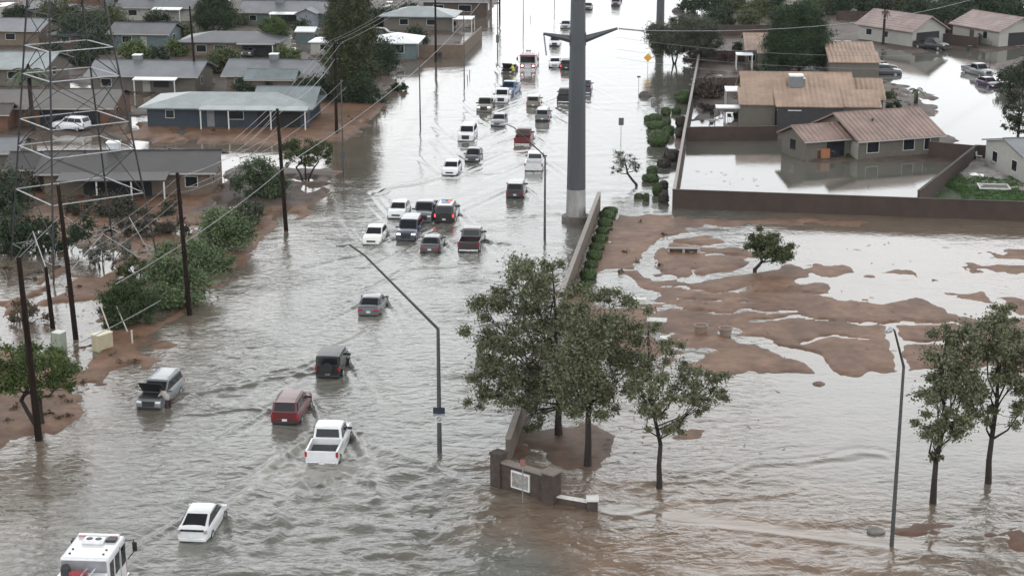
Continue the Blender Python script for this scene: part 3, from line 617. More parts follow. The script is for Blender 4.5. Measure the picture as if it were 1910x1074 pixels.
wall('garden_wall', pl((1282,264),(1448,262)), 1.7, .22, BLOCK, 'brown wall dividing the flooded yard from the cluttered yard behind it')
wall('garden_wall', pl((1712,388),(1818,300)), 1.75, .22, BLOCK, 'slanting brown wall between the flooded yard and the yard with the green lawn')
wall('garden_wall', pl((1733,294),(1818,302)), 1.8, .22, BLOCK, 'short brown wall joining the right corner of the flooded house')
wall('garden_wall', pl((1820,299),(1888,302)), 1.7, .22, BLOCK, 'dark wall at the back of the yard with the green lawn')
wall('garden_wall', pl((1302,118),(1390,118)), 1.9, .2, BLOCK, 'brown wall behind the roadside trees, left of the pink roof with the big tree')
wall('garden_wall', pl((1298,172),(1384,170)), 1.9, .2, BLOCK, 'brown wall beside the bush behind the white patio cover')
wall('garden_wall', pl((1330,70),(1440,68)), 2.0, .2, BLOCK, 'farthest brown wall behind the roadside trees')
wall('garden_wall', pl((1756,84),(1822,92),(1830,66)), 1.9, .2, BLOCK, 'brown wall between the white garage house and the pale gabled house')
wall('garden_wall', pl((1560,40),(1640,42)), 1.9, .2, BLOCK, 'dark fence wall in front of the white sedan at the top edge')
BWALL = mat('brown_yard_wall', (.13,.095,.07), .8, var=.2)
wall('yard_wall', pl((780,108),(862,108),(898,72)), 2.0, .2, BWALL, 'tan brown wall wrapping the corner yard beside the road, upper left')
wall('yard_wall', pl((330,165),(372,150)), 1.8, .2, BWALL, 'short brown fence between two grey roofed houses')
# ---------------------------------------------------------------- sign wall at the entrance
p0, p1, p2 = at(930,905), at(1028,935), at(1106,948)
sw = empty('entrance_sign_wall', (p0.x, p0.y, 0), label='dark stone entrance wall with two pillars and a white framed sign panel', cat='sign wall')
d = (p1-p0); L = d.length; ang = math.atan2(d.y, d.x); M = Matrix.Rotation(ang, 4, 'Z')
MB().box((.2,-.2,-.45),(L-.2,.2,1.55), M).build('masonry', STONE, sw)
MB().box((.3,-.27,1.55),(L-.3,.27,1.66), M).build('coping', BLOCKC, sw)
MB().box((-.35,-.35,-.45),(.35,.35,2.0), M).build('pillar', STONE, sw); MB().box((-.4,-.4,2.0),(.4,.4,2.12), M).build('pillar_cap', STONE, sw)
MB().box((L-.4,-.4,-.45),(L+.4,.4,1.8), M).build('pillar', STONE, sw); MB().box((L-.46,-.46,1.8),(L+.46,.46,1.92), M).build('pillar_cap', BLOCKC, sw)
fr = MB().box((1.15,-.30,.30),(2.5,-.215,1.35), M).build('sign_frame', mat('sign_white',(.62,.62,.6),.5,var=.1), sw)
MB().box((1.24,-.315,.39),(2.41,-.29,1.26), M).build('sign_panel', mat('sign_grey',(.25,.24,.23),.5,var=.5,scale=3), fr)
lw = wall('low_entrance_wall', [p1+Vector((.5,-.15,0)), p2], .35, .3, STONE, 'low white capped stone wall ending in a short pillar, right of the sign wall', mat('white_cap',(.6,.58,.55),.5))
q = p2-p1; MB().box((q.x-.85,q.y-.3,-.45),(q.x-.25,q.y+.3,.62)).build('end_pillar', STONE, lw)
MB().box((q.x-.9,q.y-.35,.62),(q.x-.2,q.y+.35,.74)).build('pillar_cap', MATS['white_cap'], lw)
# kerb line in the foreground and along the mud bank
kp = pl((1118,956),(1300,975),(1480,1000),(1660,1022),(1910,1036),(2050,1042)); kb = MB()
for a, b2 in zip(kp[:-1], kp[1:]):
    d = b2-a; M = Matrix.Translation((a.x, a.y, 0))@Matrix.Rotation(math.atan2(d.y, d.x), 4, 'Z'); kb.box((0,-.08,-.4),(d.length,.08,.015), M)
tag(kb.build('road_kerb', CONC), kind='structure')
# ---------------------------------------------------------------- steel transmission pole, footing, arms, strings
P = at(1074, 412); R0 = 18.6/ppm(P.y)
pm_ = mat('painted_steel_pole', (.055,.062,.070), .5, .1, var=.18, scale=.5, stretch=(1,1,.25))
sp_ = empty('steel_transmission_pole', (P.x, P.y, 0), label='huge tapering dark steel power pole with two side arms standing on a round footing', cat='power pole')
zt = zrow(P.y, -420); z1 = zrow(P.y, 352)
def prof(z): return R0*(1-.0125*z)
MB().tube([(0,0,z1),(0,0,12),(0,0,zt)], [prof(z1),prof(12),prof(zt)], 12).build('shaft', pm_, sp_)
MB().tube([(0,0,.3),(0,0,z1-.002)], [R0*1.02,prof(z1)], 12).build('galvanised_base', mat('pale_steel_base',(.27,.27,.26),.55,.2,var=.35,scale=.8,stretch=(1,1,.3)), sp_)
MB().tube([(0,0,-.5),(0,0,.55)], [R0*1.42,R0*1.42], 24).build('footing', mat('footing_concrete',(.11,.095,.085),.7,var=.3), sp_)
za = zrow(P.y, 66)
MB().tube([(-prof(za)*.8,0,za-.4),(-3.25,0,za+.15)], [.36,.11], 8).build('arm', pm_, sp_)
MB().tube([(prof(za)*.8,0,za-.4),(3.75,.1,za+.62)], [.36,.11], 8).build('arm', pm_, sp_)
MB().tube([(0,0,za-.95),(0,0,za+.25)], [prof(za)*1.09,prof(za)*1.09], 12).build('collar', pm_, sp_)
INS = mat('insulator_grey', (.16,.16,.165), .4)
def string(a, b, n, r, parent):
    mb = MB(); a, b = Vector(a), Vector(b); mb.tube([a, b], r*.35, 6)
    for i in range(n):
        c = a.lerp(b, (i+.5)/n); dd = (b-a).normalized()*.04; mb.tube([c-dd, c, c+dd], [r*.5, r, r*.5], 8)
    return mb.build('insulator_string', INS, parent)
string((-3.2,0,za+.1), (-2.95,-.1,za-1.9), 10, .14, sp_)
string((3.85,.1,za+.6), (6.3,.3,za+.35), 12, .14, sp_)
P2 = at(1230, 98); r2 = 8/ppm(P2.y)
s2 = empty('steel_transmission_pole', (P2.x, P2.y, 0), label='slimmer dark steel pole rising behind the spreading roadside trees', cat='power pole')
MB().tube([(0,0,-.5),(0,0,30)], [r2,r2*.7], 12).build('shaft', pm_, s2)
# ---------------------------------------------------------------- lattice tower (left)
BC = at(158, 492); s0 = 9.6; rot = math.atan2(-6.1, 4.6)
tw = empty('lattice_tower', (BC.x, BC.y, 0), label='tall open steel lattice pylon with four legs standing in the flooded wash', cat='pylon')
def corner(k, z):
    s = s0*(1-z/46.0)/2; x, y = [(-s,-s),(s,-s),(s,s),(-s,s)][k]
    return Vector((x*math.cos(rot)-y*math.sin(rot), x*math.sin(rot)+y*math.cos(rot), z))
zs = [-.4, zrow(BC.y,418), zrow(BC.y,356), zrow(BC.y,274), zrow(BC.y,224), zrow(BC.y,139), zrow(BC.y,86), zrow(BC.y,20), zrow(BC.y,-60)]
for k in range(4): MB().tube([corner(k, z) for z in zs], .095, 4).build('leg', STEELD, tw)
for i, z in enumerate(zs[1:]):
    mb = MB()
    for k in range(4): mb.tube([corner(k, z), corner((k+1)%4, z)], .055 if i != 0 else .04, 4)
    if i != 0: mb.build('horizontal_frame', STEEL if i < 6 else STEELD, tw)  # lower frames paler: sky light on them put into the steel colour
for i in range(len(zs)-1):
    for k in range(4):
        a0, a1, b0, b1 = corner(k, zs[i]), corner(k, zs[i+1]), corner((k+1)%4, zs[i]), corner((k+1)%4, zs[i+1])
        mb = MB(); mid = (a1+b1)/2
        if i in (1, 3, 5, 7): mb.tube([a0, mid, b0], .045, 4)
        elif i == 0: mb.tube([a0, mid, b0], .045, 4); mb.tube([(a0+a1)/2, (a0+mid)/2], .03, 4); mb.tube([(b0+b1)/2, (b0+mid)/2], .03, 4)
        else: mb.tube([a0, b1], .04, 4); mb.tube([b0+Vector((.001,.001,0)), a1], .04, 4)
        mb.build('bracing', STEELD if i > 0 else STEEL, tw)
# ---------------------------------------------------------------- wooden utility poles and their wires
TOPS = {}
def pole(key, px, py, tpy, r, label, arms=(), tpx=None, m=WOOD, name='utility_pole'):
    p = at(px, py); h = zrow(p.y, tpy); lean = 0 if tpx is None else (tpx-px)/ppm(p.y, h/2)*.55
    o = empty(name, (p.x, p.y, 0), label=label, cat='utility pole', group='utility poles along the road edge')
    MB().tube([(0,0,-.5),(lean*.5,0,h*.5),(lean,0,h)], [r*1.25,r*1.05,r*.8], 10).build('shaft', m, o)
    for (dz, ln, ang) in arms:
        dv = Vector((math.cos(R(ang)), math.sin(R(ang)), 0))*ln/2; c = Vector((lean,-.16,h-dz))
        MB().tube([c-dv, c+dv], .06, 4).build('crossarm', WOOD, o)
        for q in (-.9,-.35,.35,.9): MB().tube([c+dv*q, c+dv*q+Vector((0,0,.22))], [.05,.03], 6).build('insulator', INS, o)
    TOPS[key] = (Vector((p.x+lean, p.y, h)), o); return o
pole('a', 73, 822, 480, .19, 'dark wooden pole rising through the green tree at the lower left', tpx=55)
pole('b', 142, 632, 345, .17, 'dark wooden pole left of the beige utility boxes', tpx=120)
pole('c', 99, 612, 498, .16, 'short dark wooden pole stub behind the tall poles at the left', tpx=90)
pole('d', 354, 588, 322, .17, 'dark wooden pole standing in water in front of the light green bushes', tpx=338)
pole('e', 534, 430, 203, .17, 'dark wooden pole standing right of the green bush near the corner tree', tpx=519)
pole('f', 628, 253, 78, .17, 'dark wooden pole with crossarm left of the tall dark tree', arms=((.3,2.4,-5),(2.2,2.0,-5)), tpx=629)
pole('g', 813, 116, -40, .16, 'dark wooden pole beside the wall of the corner yard', tpx=814)
pole('h', 366, 165, 12, .15, 'thin dark pole behind the teal roofed house', tpx=358)
pole('i', 932, 30, -60, .15, 'dark pole at the far left kerb near the top edge')
pole('j', 62, 245, 120, .2, 'thick dark trunk like pole in front of the tan carport house')
pole('k', 1646, 85, -60, .13, 'dark pole in front of the white garage house', tpx=1648)
def wires(name, a, b, sag, offs, label, r=.017):
    o = empty(name, (a.x, a.y, a.z), label=label, cat='power line', group='power lines between poles')
    for of in offs:
        of = Vector(of); pts = []
        for i in range(17):
            t = i/16; q = a.lerp(b, t)+of-a; q.z -= sag*4*t*(1-t); pts.append(q)
        MB().tube(pts, r, 4, cap=False).build('wire', WIRE, o)
T = {k: v[0] for k, v in TOPS.items()}; V3 = Vector
off3 = [(-.9,0,0),(0,0,.1),(.9,0,0)]
wires('power_line', T['f']+V3((0,0,-.1)), T['g'], .8, off3, 'three wires from the crossarm pole up to the corner yard pole')
wires('power_line', T['e'], T['f']+V3((0,0,-2)), .9, [(0,0,-.1)], 'single wire joining the corner tree pole and the crossarm pole', r=.03)
wires('power_line', T['d'], T['e'], 1.2, [(0,0,-.2),(0,0,-1.6)], 'pair of wires between the light bushes pole and the corner tree pole')
wires('power_line', atY(545,300,150), atY(215,530,118), .6, [(0,0,0)], 'pale slack cable sweeping down over the light green bushes', r=.032)
wires('power_line', atY(900,0,330), atY(545,300,150), 2, [(0,0,0)], 'pale cable coming down past the white roofed house to the corner tree', r=.032)
wires('power_line', T['f']+V3((0,0,-.1)), atY(450,262,150), .5, [(-.7,0,0),(0,0,0),(.9,0,0)], 'three service wires slanting down over the dark blue house')
wires('power_line', T['d']+V3((0,0,-.4)), atY(110,470,120), .6, [(0,0,0),(0,0,-.8),(0,0,-1.7)], 'three wires falling to the left across the pylon')
wires('power_line', atY(340,330,125), atY(640,150,200), 1.2, [(0,0,0),(.4,0,-.8)], 'two service wires rising right past the dark roofed house')
wires('power_line', atY(0,700,100), atY(300,560,118), .3, [(0,0,0)], 'pale cable crossing in front of the dark green tree at the left', r=.028)
S1 = V3((P.x+6.3, P.y+.3, za+.35))
wires('conductor', atY(1185,57,P.y), atY(1900,-30,300), 2.5, [(0,0,0)], 'conductor leading right from the steel pole arm', r=.035)
for k, (y0, y1, nm) in enumerate(((92,128,'uppermost'),(108,146,'second'),(70,104,'highest thin'))):
    wires('conductor', atY(1150,y0,230), atY(1700,y1,215), .8, [(0,0,0)], nm+' of the three wires crossing the brown walls and pink roofs', r=.02)
# guy stubs / marker posts
PALE = mat('pale_post', (.45,.43,.38), .6)
for i, (x0, y0, x1, y1, lb) in enumerate(((212,628,187,568,'left pale guy guard leaning beside the dark green tree'),(242,620,217,570,'right pale guy guard leaning beside the dark green tree'))):
    p = at(x0, y0+4); tag(MB().tube([p+V3((0,0,-.2)), atY(x1, y1, p.y+1.0)], .05, 6).build('guy_guard', PALE), lb, 'guy guard', 'pale posts by the utility boxes')
def post(name, px, py, h, r, m, label, cat, top=None):
    p = at(px, py); o = empty(name, (p.x, p.y, 0), label=label, cat=cat)
    MB().tube([(0,0,-.5),(0,0,h)], r, 8).build('shaft', m, o)
    if top: MB().tube([(0,0,h),(0,0,h+.12)], [r*1.15,r*.9], 8).build('cap', top, o)
    return o
post('marker_post', 247, 642, 1.1, .07, PALE, 'short pale marker post right of the beige utility box', 'marker post')
post('bollard_post', 895, 668, 1.0, .24, mat('grey_green_post',(.09,.1,.08),.6), 'short thick dark post with white cap in the water left of the big trees', 'post', MATS['white_cap'])
post('white_marker', 309, 520, 1.9, .07, PALE, 'thin pale marker post in front of the light green bushes', 'marker post')
for x, y, lb in ((876,142,'thin reflector stake in the water left of the fire engine'),(989,38,'thin reflector stake far up the road'),(872,152,'small dark stake near the corner yard pole')):
    post('reflector_stake', x, y, .9, .05, DARK, lb, 'stake')
# utility cabinets
def cabinet(px, py, w, dd, h, ang, m, label, tm):
    p = at(px, py); g = gz(p.x, p.y); o = empty('utility_cabinet', (p.x, p.y, max(g, 0)-.05), R(ang), label=label, cat='utility box', group='utility boxes at the roadside')
    MB().box((-w/2,-dd/2,0),(w/2,dd/2,h)).build('housing', m, o, bevel=.03)
    MB().box((-w/2-.03,-dd/2-.03,h-.001),(w/2+.03,dd/2+.03,h+.06)).build('lid', tm, o, bevel=.02)
    for s in (-.25,.25): MB().box((s*w-.17,-dd/2-.02,.15),(s*w+.17,-dd/2+.01,h-.1)).build('door', m, o)
cabinet(192, 652, .8, 1.35, 1.25, -35, mat('beige_metal',(.36,.32,.22),.5,var=.12), 'beige metal utility box on wet mud left of the marker post', mat('cream_lid',(.62,.58,.45),.45))
cabinet(112, 652, .75, .75, 1.4, -20, mat('grey_green_metal',(.24,.27,.22),.5,var=.12), 'grey green metal utility box between the two tall wooden poles', mat('pale_lid',(.55,.56,.5),.45))
# ---------------------------------------------------------------- street lamps
def lamp(px, py, bend_y, arm, label, signs=False, r=.09, headm=STEEL, bx=None):
    p = at(px, py); h = zrow(p.y, bend_y); o = empty('street_lamp', (p.x, p.y, 0), label=label, cat='street lamp', group='street lamps')
    MB().tube([(0,0,-.5),(0,0,h*.5),(0,0,h)], [r*1.35,r*1.1,r*.85], 10).build('shaft', mat('lamp_post_steel',(.07,.072,.072),.5,.3,var=.25), o)
    if arm:
        ex, ey, tilt = arm; e = atY(ex, ey, p.y-tilt)-V3((p.x, p.y, 0))
        a = V3((0,0,h)); m1 = a.lerp(e, .82)+V3((0,0,.25)); dirx = (e-a).normalized(); dirx.z = 0
        MB().tube([a, a+V3((0,0,.02)), m1, e], [r*.85,r*.8,r*.55,r*.5], 8).build('arm', MATS['lamp_post_steel'], o)
        dn = dirx.normalized(); MB().tube([e-dn*.05, e+dn*.3, e+dn*.75], [.05,.17,.10], 8).build('lamp_head', headm, o)
    return o
l1 = lamp(820, 845, 614, (650,455,2), 'tall street lamp with a long slanting arm and two signs on its post', r=.115)
SIGNK = mat('sign_navy', (.02,.025,.04), .35, var=0); SIGNW = mat('sign_face_white', (.55,.55,.56), .4, var=.05)
ps = at(820, 845); zz = zrow(ps.y, 770); s1 = MB().box((-.36,-.17,zz),(.36,-.13,zz+.42)).build('street_name_sign', SIGNK, l1)
MB().box((-.36,-.17,zz-.12),(.36,-.132,zz-.02)).build('sign_strip', STEEL, l1)
sg = MB().box((-.2,-.17,zz-.56),(.2,-.13,zz-.13)).build('regulatory_sign', SIGNW, l1)
MB().tube([(0,-.176,zz-.335),(0,-.172,zz-.335)], [.155,.155], 20).build('sign_circle', SIGNK, sg); MB().tube([(0,-.18,zz-.335),(0,-.177,zz-.335)], [.11,.11], 20).build('sign_disc', SIGNW, sg)
MB().box((-.15,-.186,-.022),(.15,-.182,.022), Matrix.Translation((0,0,zz-.335))@Matrix.Rotation(R(45),4,'Y')).build('sign_bar', SIGNK, sg)
lamp(1663, 1018, 684, (1664,612,1.5), 'tall pale street lamp standing in shallow water at the lower right', r=.09)
lamp(1016, 446, 292, (945,232,2), 'street lamp whose slanting arm passes over the red pickup', r=.09)
l4 = lamp(641, 331, 150, None, 'lamp post with a dark sign panel at the street corner left of the road', r=.08)
p4 = at(641,331); zq = zrow(p4.y, 292); MB().box((-.28,-.14,zq-.3),(.28,-.1,zq+.65)).build('sign_back', mat('sign_back_grey',(.08,.08,.085),.5), l4)
l5 = lamp(784, 233, 120, None, 'thin dark lamp post in water beyond the street corner', r=.075)
lamp(866, 158, 20, None, 'thin dark lamp post between the corner yard wall and the fire engine', r=.07)
l6 = lamp(928, 102, -40, None, 'dark lamp post with a small sign, left of the fire engine', r=.07)
p6 = at(928,102); zq = zrow(p6.y, 80); MB().box((-.25,-.12,zq),(.25,-.08,zq+1.3)).build('sign_back', MATS['sign_back_grey'], l6)
lamp(976, 57, -50, None, 'thin lamp post near the top edge above the fire engine', r=.06)
lamp(1846, 128, 78, None, 'thin pale lamp post behind the silver pickup in the side street', r=.05)
lamp(1034, 8, -60, None, 'thin lamp post at the top edge left of the steel pole', r=.06)
# road signs right side
def sign(px, py, tpy, w, h, m, label, shape='rect', pr=.035):
    p = at(px, py); z = zrow(p.y, tpy); o = empty('road_sign', (p.x, p.y, 0), label=label, cat='road sign')
    MB().tube([(0,0,-.5),(0,0,z)], pr, 6).build('shaft', STEEL, o)
    if shape == 'diamond': MB().box((-w/2,-.06,-w/2),(w/2,-.04,w/2), Matrix.Translation((0,0,z))@Matrix.Rotation(R(45),4,'Y')).build('sign_face', m, o)
    else: MB().box((-w/2,-.06,z-h),(w/2,-.04,z)).build('sign_face', m, o)
    return o
sign(1208, 132, 108, .95, .95, mat('sign_orange',(.62,.30,.03),.5,var=.05), 'orange yellow diamond warning sign left of the roadside trees', 'diamond')
g1 = sign(1158, 262, 220, .62, .9, MATS['sign_back_grey'], 'grey back of a road sign above the bent leafless tree')
sign(1191, 170, 142, .5, .25, MATS['sign_back_grey'], 'thin post with a tiny sign beside the dark floating mound')
s7 = sign(975, 936, 856, .30, .42, mat('faded_red_sign',(.22,.10,.08),.55), 'slim road sign standing in water in front of the entrance sign wall', pr=.03)
# ---------------------------------------------------------------- people
SKIN = mat('skin', (.35,.2,.14), .5, var=0)
def person(name, joints, edges, radii, m, loc, rz, label, parts=()):
    o_ = Vector(loc); me = bpy.data.meshes.new(name); me.from_pydata([Vector(j) for j in joints], edges, []); me.update()
    o = bpy.data.objects.new(name, me); COL.objects.link(o); o.location = o_; o.rotation_euler = (0,0,rz); me.materials.append(m)
    sk = o.modifiers.new('s', 'SKIN')
    for i, r in enumerate(radii): me.skin_vertices[0].data[i].radius = (r, r)
    me.skin_vertices[0].data[0].use_root = True
    ss = o.modifiers.new('u', 'SUBSURF'); ss.levels = 1; ss.render_levels = 1
    tag(o, label, 'person')
    for nm, mb, mm in parts: mb.build(nm, mm, o)
    return o
# bending over the engine (local +x towards the car)
J = [(0,0,.92),(.18,0,1.12),(.42,0,1.30),(.54,0,1.36),(.62,0,1.44),(0,.10,.88),(.06,.12,.48),(-.02,.13,.06),(.08,.13,.0),(0,-.10,.88),(.02,-.12,.48),(-.10,-.13,.06),(0,-.13,.0),
     (.42,.20,1.32),(.58,.24,1.10),(.84,.20,1.06),(.42,-.20,1.32),(.60,-.26,1.12),(.86,-.16,1.04),(.92,.2,1.05),(.94,-.15,1.03)]
E_ = [(0,1),(1,2),(2,3),(3,4),(0,5),(5,6),(6,7),(7,8),(0,9),(9,10),(10,11),(11,12),(2,13),(13,14),(14,15),(2,16),(16,17),(17,18),(15,19),(18,20)]
RD = [.15,.15,.16,.06,.105,.10,.075,.05,.05,.10,.075,.05,.05,.07,.05,.035,.07,.05,.035,.04,.04]
hp = at(315, 762)
shirt = MB().tube([(.02,0,.95),(.2,0,1.14),(.42,0,1.31),(.5,0,1.35)], [.185,.19,.20,.10], 12)
sh2 = MB().tube([(.42,.18,1.32),(.58,.24,1.12)], [.095,.08], 8); sh3 = MB().tube([(.42,-.18,1.32),(.60,-.26,1.14)], [.095,.08], 8)
tr1 = MB().tube([(0,.10,.93),(.05,.12,.5),(.02,.13,.3)], [.14,.10,.09], 10); tr2 = MB().tube([(0,-.10,.93),(.02,-.12,.5),(-.03,-.13,.3)], [.14,.10,.09], 10)
SHIRT = mat('grey_shirt', (.30,.29,.27), .8); SHORT = mat('dark_shorts', (.03,.02,.025), .8); HAIR = mat('dark_hair', (.02,.015,.012), .7)
person('person', J, E_, RD, SKIN, (hp.x, hp.y, -.27), R(150), 'person in grey shirt leaning into the open hood of the silver suv',
       (('shirt', shirt, SHIRT),('sleeve', sh2, SHIRT),('sleeve', sh3, SHIRT),('shorts', tr1, SHORT),('shorts', tr2, SHORT),('hair', MB().ball((.61,0,1.49),(.105,.10,.09),10,6), HAIR)))
J2 = [(0,0,.95),(.05,0,1.2),(.12,0,1.42),(.16,0,1.55),(.2,0,1.66),(0,.1,.9),(.03,.13,.5),(0,.14,.06),(.1,.14,.02),(0,-.1,.9),(.03,-.13,.5),(0,-.14,.06),(.1,-.14,.02),(.12,.22,1.42),(.25,.3,1.2),(.5,.25,1.15),(.12,-.22,1.42),(.25,-.3,1.2),(.5,-.22,1.1),(.58,.25,1.15),(.58,-.2,1.1)]
fp = at(957, 136)
person('person', J2, E_, RD, SKIN, (fp.x, fp.y-.3, -.4), R(180), 'firefighter in a yellow coat and helmet between the maroon sedan and the fire engine',
       (('coat', MB().tube([(0,0,.75),(.05,0,1.15),(.12,0,1.48)], [.26,.24,.16], 12), CYEL), ('sleeve', MB().tube([(.12,.2,1.44),(.25,.3,1.2),(.45,.26,1.16)], [.11,.09,.07], 8), CYEL), ('sleeve', MB().tube([(.12,-.2,1.44),(.25,-.3,1.2),(.45,-.23,1.12)], [.11,.09,.07], 8), CYEL),
        ('trousers', MB().tube([(0,.1,.95),(.03,.13,.5),(0,.14,.1)], [.15,.12,.1], 10), DARK), ('trousers', MB().tube([(0,-.1,.95),(.03,-.13,.5),(0,-.14,.1)], [.15,.12,.1], 10), DARK), ('helmet', MB().ball((.2,0,1.74),(.15,.13,.11),10,6), CYEL)))
# ---------------------------------------------------------------- things in the muddy field
def planter(px, py, label):
    p = at(px, py); mb = MB(); n = 16; pr = [(.36,-.2),(.42,.1),(.52,.5),(.56,.52),(.56,.60),(.46,.60),(.44,.42),(0,.40)]
    for r_, z in pr: mb.v += [(r_*math.cos(2*math.pi*k/n), r_*math.sin(2*math.pi*k/n), z) for k in range(n)]
    for i in range(len(pr)-1):
        for k in range(n): mb.f.append((i*n+k, i*n+(k+1)%n, (i+1)*n+(k+1)%n, (i+1)*n+k))
    o = mb.build('planter', mat('planter_concrete',(.22,.17,.14),.7,var=.2)); o.location = (p.x, p.y, max(0, gz(p.x,p.y))-.03)
    tag(o, label, 'planter', 'round concrete planters in the mud')
planter(1307, 620, 'round concrete planter in the mud, left one of the pair'); planter(1353, 624, 'round concrete planter in the mud, right one of the pair')
p = at(1275, 472); b_ = empty('concrete_bench', (p.x, p.y, 0), R(-3), label='long low grey bench half sunk in muddy water left of the field tree', cat='bench')
MB().box((-1.45,-.2,.42),(1.45,.25,.5)).build('seat', CONC, b_, bevel=.02); MB().box((-1.45,.25,.05),(1.45,.32,.42)).build('back_panel', mat('dark_bench',(.11,.09,.08),.7), b_)
for s in (-1.35, -.01, 1.33): MB().box((s-.1,-.18,-.2),(s+.1,.24,.42)).build('leg', CONC, b_)
for x, y, w_, lb, nm, cat_ in ((1192,566,1.1,'white box shaped cooler at the left edge of the mud by the trees','cooler','cooler'),(1225,612,1.5,'pale table stranded in the mud right of the big trees','table','table'),(1240,640,.7,'small white crate in the mud beside the pale table','crate','crate')):
    p = at(x, y); o = empty(nm, (p.x, p.y, max(0, gz(p.x,p.y))-.05), R(-8), label=lb, cat=cat_)
    if nm == 'table':
        MB().box((-w_/2,-.5,.66),(w_/2,.5,.72)).build('tabletop', mat('faded_white',(.4,.42,.38),.5,var=.3,scale=3), o)
        for sx in (-1,1):
            for sy in (-1,1): MB().tube([(sx*(w_/2-.1),sy*.4,0),(sx*(w_/2-.1),sy*.4,.66)], .03, 6).build('leg', STEEL, o)
    else:
        MB().box((-w_/2,-.35,0),(w_/2,.35,.42)).build('box', mat('dull_white',(.5,.5,.47),.5,var=.15), o, bevel=.04); MB().box((-w_/2-.03,-.38,.42),(w_/2+.03,.38,.5)).build('lid', MATS['dull_white'], o, bevel=.03)
def rock(name, px, py, r, m, label, cat, h=.5):
    p = at(px, py); mb = MB().ball((0,0,0), (r, r*.8, r*h), 14, 8); rr_ = random.Random(px)
    mb.v = [tuple(c*(1+rr_.uniform(-.13,.13)) for c in v) for v in mb.v]
    o = mb.build(name, m, smooth=True); o.location = (p.x, p.y, max(0, gz(p.x,p.y))); return tag(o, label, cat)
ROCK = mat('dark_rock', (.07,.06,.055), .7, var=.4, bump=.04, bscale=5)
rock('boulder', 1634, 990, .5, mat('grey_rock',(.16,.15,.14),.6,var=.3), 'grey boulder half under water left of the lamp post at the lower right','boulder')
rock('boulder', 1527, 716, .42, mat('brown_rock',(.14,.09,.07),.7,var=.3), 'small brown rock alone in the water below the mud field','boulder', .4)
rock('boulder', 1203, 180, .95, ROCK, 'dark domed mound in the water below the small road sign','boulder', .8)
rock('boulder', 1262, 22, 1.0, ROCK, 'dark domed mound in the water near the top edge, right of the road','boulder', .8)
for x, y in ((1218,192),): post('bin', x, y, .7, .28, mat('grey_bin',(.2,.2,.2),.6), 'small grey barrel in the water below the dark mound', 'barrel')
def bin_(px, py, m, label):
    p = at(px, py); g = max(0, gz(p.x, p.y)-.02); o = empty('wheelie_bin', (p.x, p.y, g-.1), R(10), label=label, cat='bin', group='wheelie bins by houses')
    mb = MB(); mb.add([(-.25,-.3,0),(.25,-.3,0),(.25,.3,0),(-.25,.3,0),(-.3,-.36,.95),(.3,-.36,.95),(.3,.36,.95),(-.3,.36,.95)], [(0,3,2,1),(4,5,6,7),(0,1,5,4),(1,2,6,5),(2,3,7,6),(3,0,4,7)]); mb.build('tub', m, o)
    MB().box((-.32,-.38,.95),(.32,.38,1.03)).build('lid', m, o, bevel=.02)
BINM = mat('bin_black', (.025,.025,.028), .5)
bin_(1808, 70+26, BINM, 'black bin beside the pale gabled house'); bin_(820, 108, BINM, 'black bin nearest the corner yard pole'); bin_(805, 104, BINM, 'black bin beside the white roofed house, left of the pole'); bin_(833, 96, BINM, 'black bin against the corner yard wall')
bin_(434, 352, BINM, 'dark bin at the right end of the dark roofed house'); bin_(700, 196, mat('bin_pale',(.5,.5,.48),.5), 'pale bin at the kerb below the dark hedge')
# patio clutter
def chair(px, py, a, label, m):
    p = at(px, py); o = empty('patio_chair', (p.x, p.y, max(0, gz(p.x,p.y))), R(a), label=label, cat='chair', group='patio chairs')
    MB().box((-.28,-.28,.40),(.28,.28,.46)).build('seat', m, o, bevel=.02); MB().box((-.28,.24,.46),(.28,.30,.95), Matrix.Rotation(R(-8),4,'X')).build('backrest', m, o, bevel=.02)
    for x in (-.24,.24):
        for y in (-.24,.24): MB().tube([(x,y,-.02),(x,y,.40)], .025, 5).build('leg', m, o)
for x, y, a, lb in ((1826,303,60,'left white patio chair by the dark wall'),(1872,303,-60,'right white patio chair by the dark wall')): chair(x, y, a, lb, MATS['dull_white'])
for i, (x, y, a, wh) in enumerate(((1330,222,20,'leftmost'),(1345,215,80,'middle'),(1362,224,150,'rightmost'))): chair(x, y, a, wh+' dark patio chair in the cluttered yard', DARK)
def ptable(px, py, label, m):
    p = at(px, py); o = empty('patio_table', (p.x, p.y, max(0, gz(p.x,p.y))), label=label, cat='table')
    MB().tube([(0,0,.68),(0,0,.73)], .75, 20).build('tabletop', m, o)
    for k in range(4): MB().tube([(.5*math.cos(k*1.57+.8),.5*math.sin(k*1.57+.8),0),(.4*math.cos(k*1.57+.8),.4*math.sin(k*1.57+.8),.68)], .03, 5).build('leg', m, o)
ptable(1857, 318, 'round grey patio table on wet paving right of the slanting wall', STEEL); ptable(1328, 234, 'dark round patio table in the cluttered yard', DARK)
for i, (x, y, w_, lb) in enumerate(((1815,331,1.0,'left stepping slab'),(1838,333,1.1,'middle stepping slab'),(1865,337,1.4,'right and largest stepping slab'))):
    p = at(x, y); o = MB().box((-w_/2,-.75,0),(w_/2,.75,.06)).build('stepping_slab', mat('wet_slab',(.33,.33,.32),.12,var=.05), bevel=.01); o.location = (p.x, p.y, gz(p.x,p.y)+.02); tag(o, lb+' at the edge of the green lawn', 'paving slab')
p = at(1853, 354); o = empty('sandpit_frame', (p.x, p.y, gz(p.x,p.y)+.02), R(-8), label='white edged rectangular basin full of water on the green lawn', cat='basin')
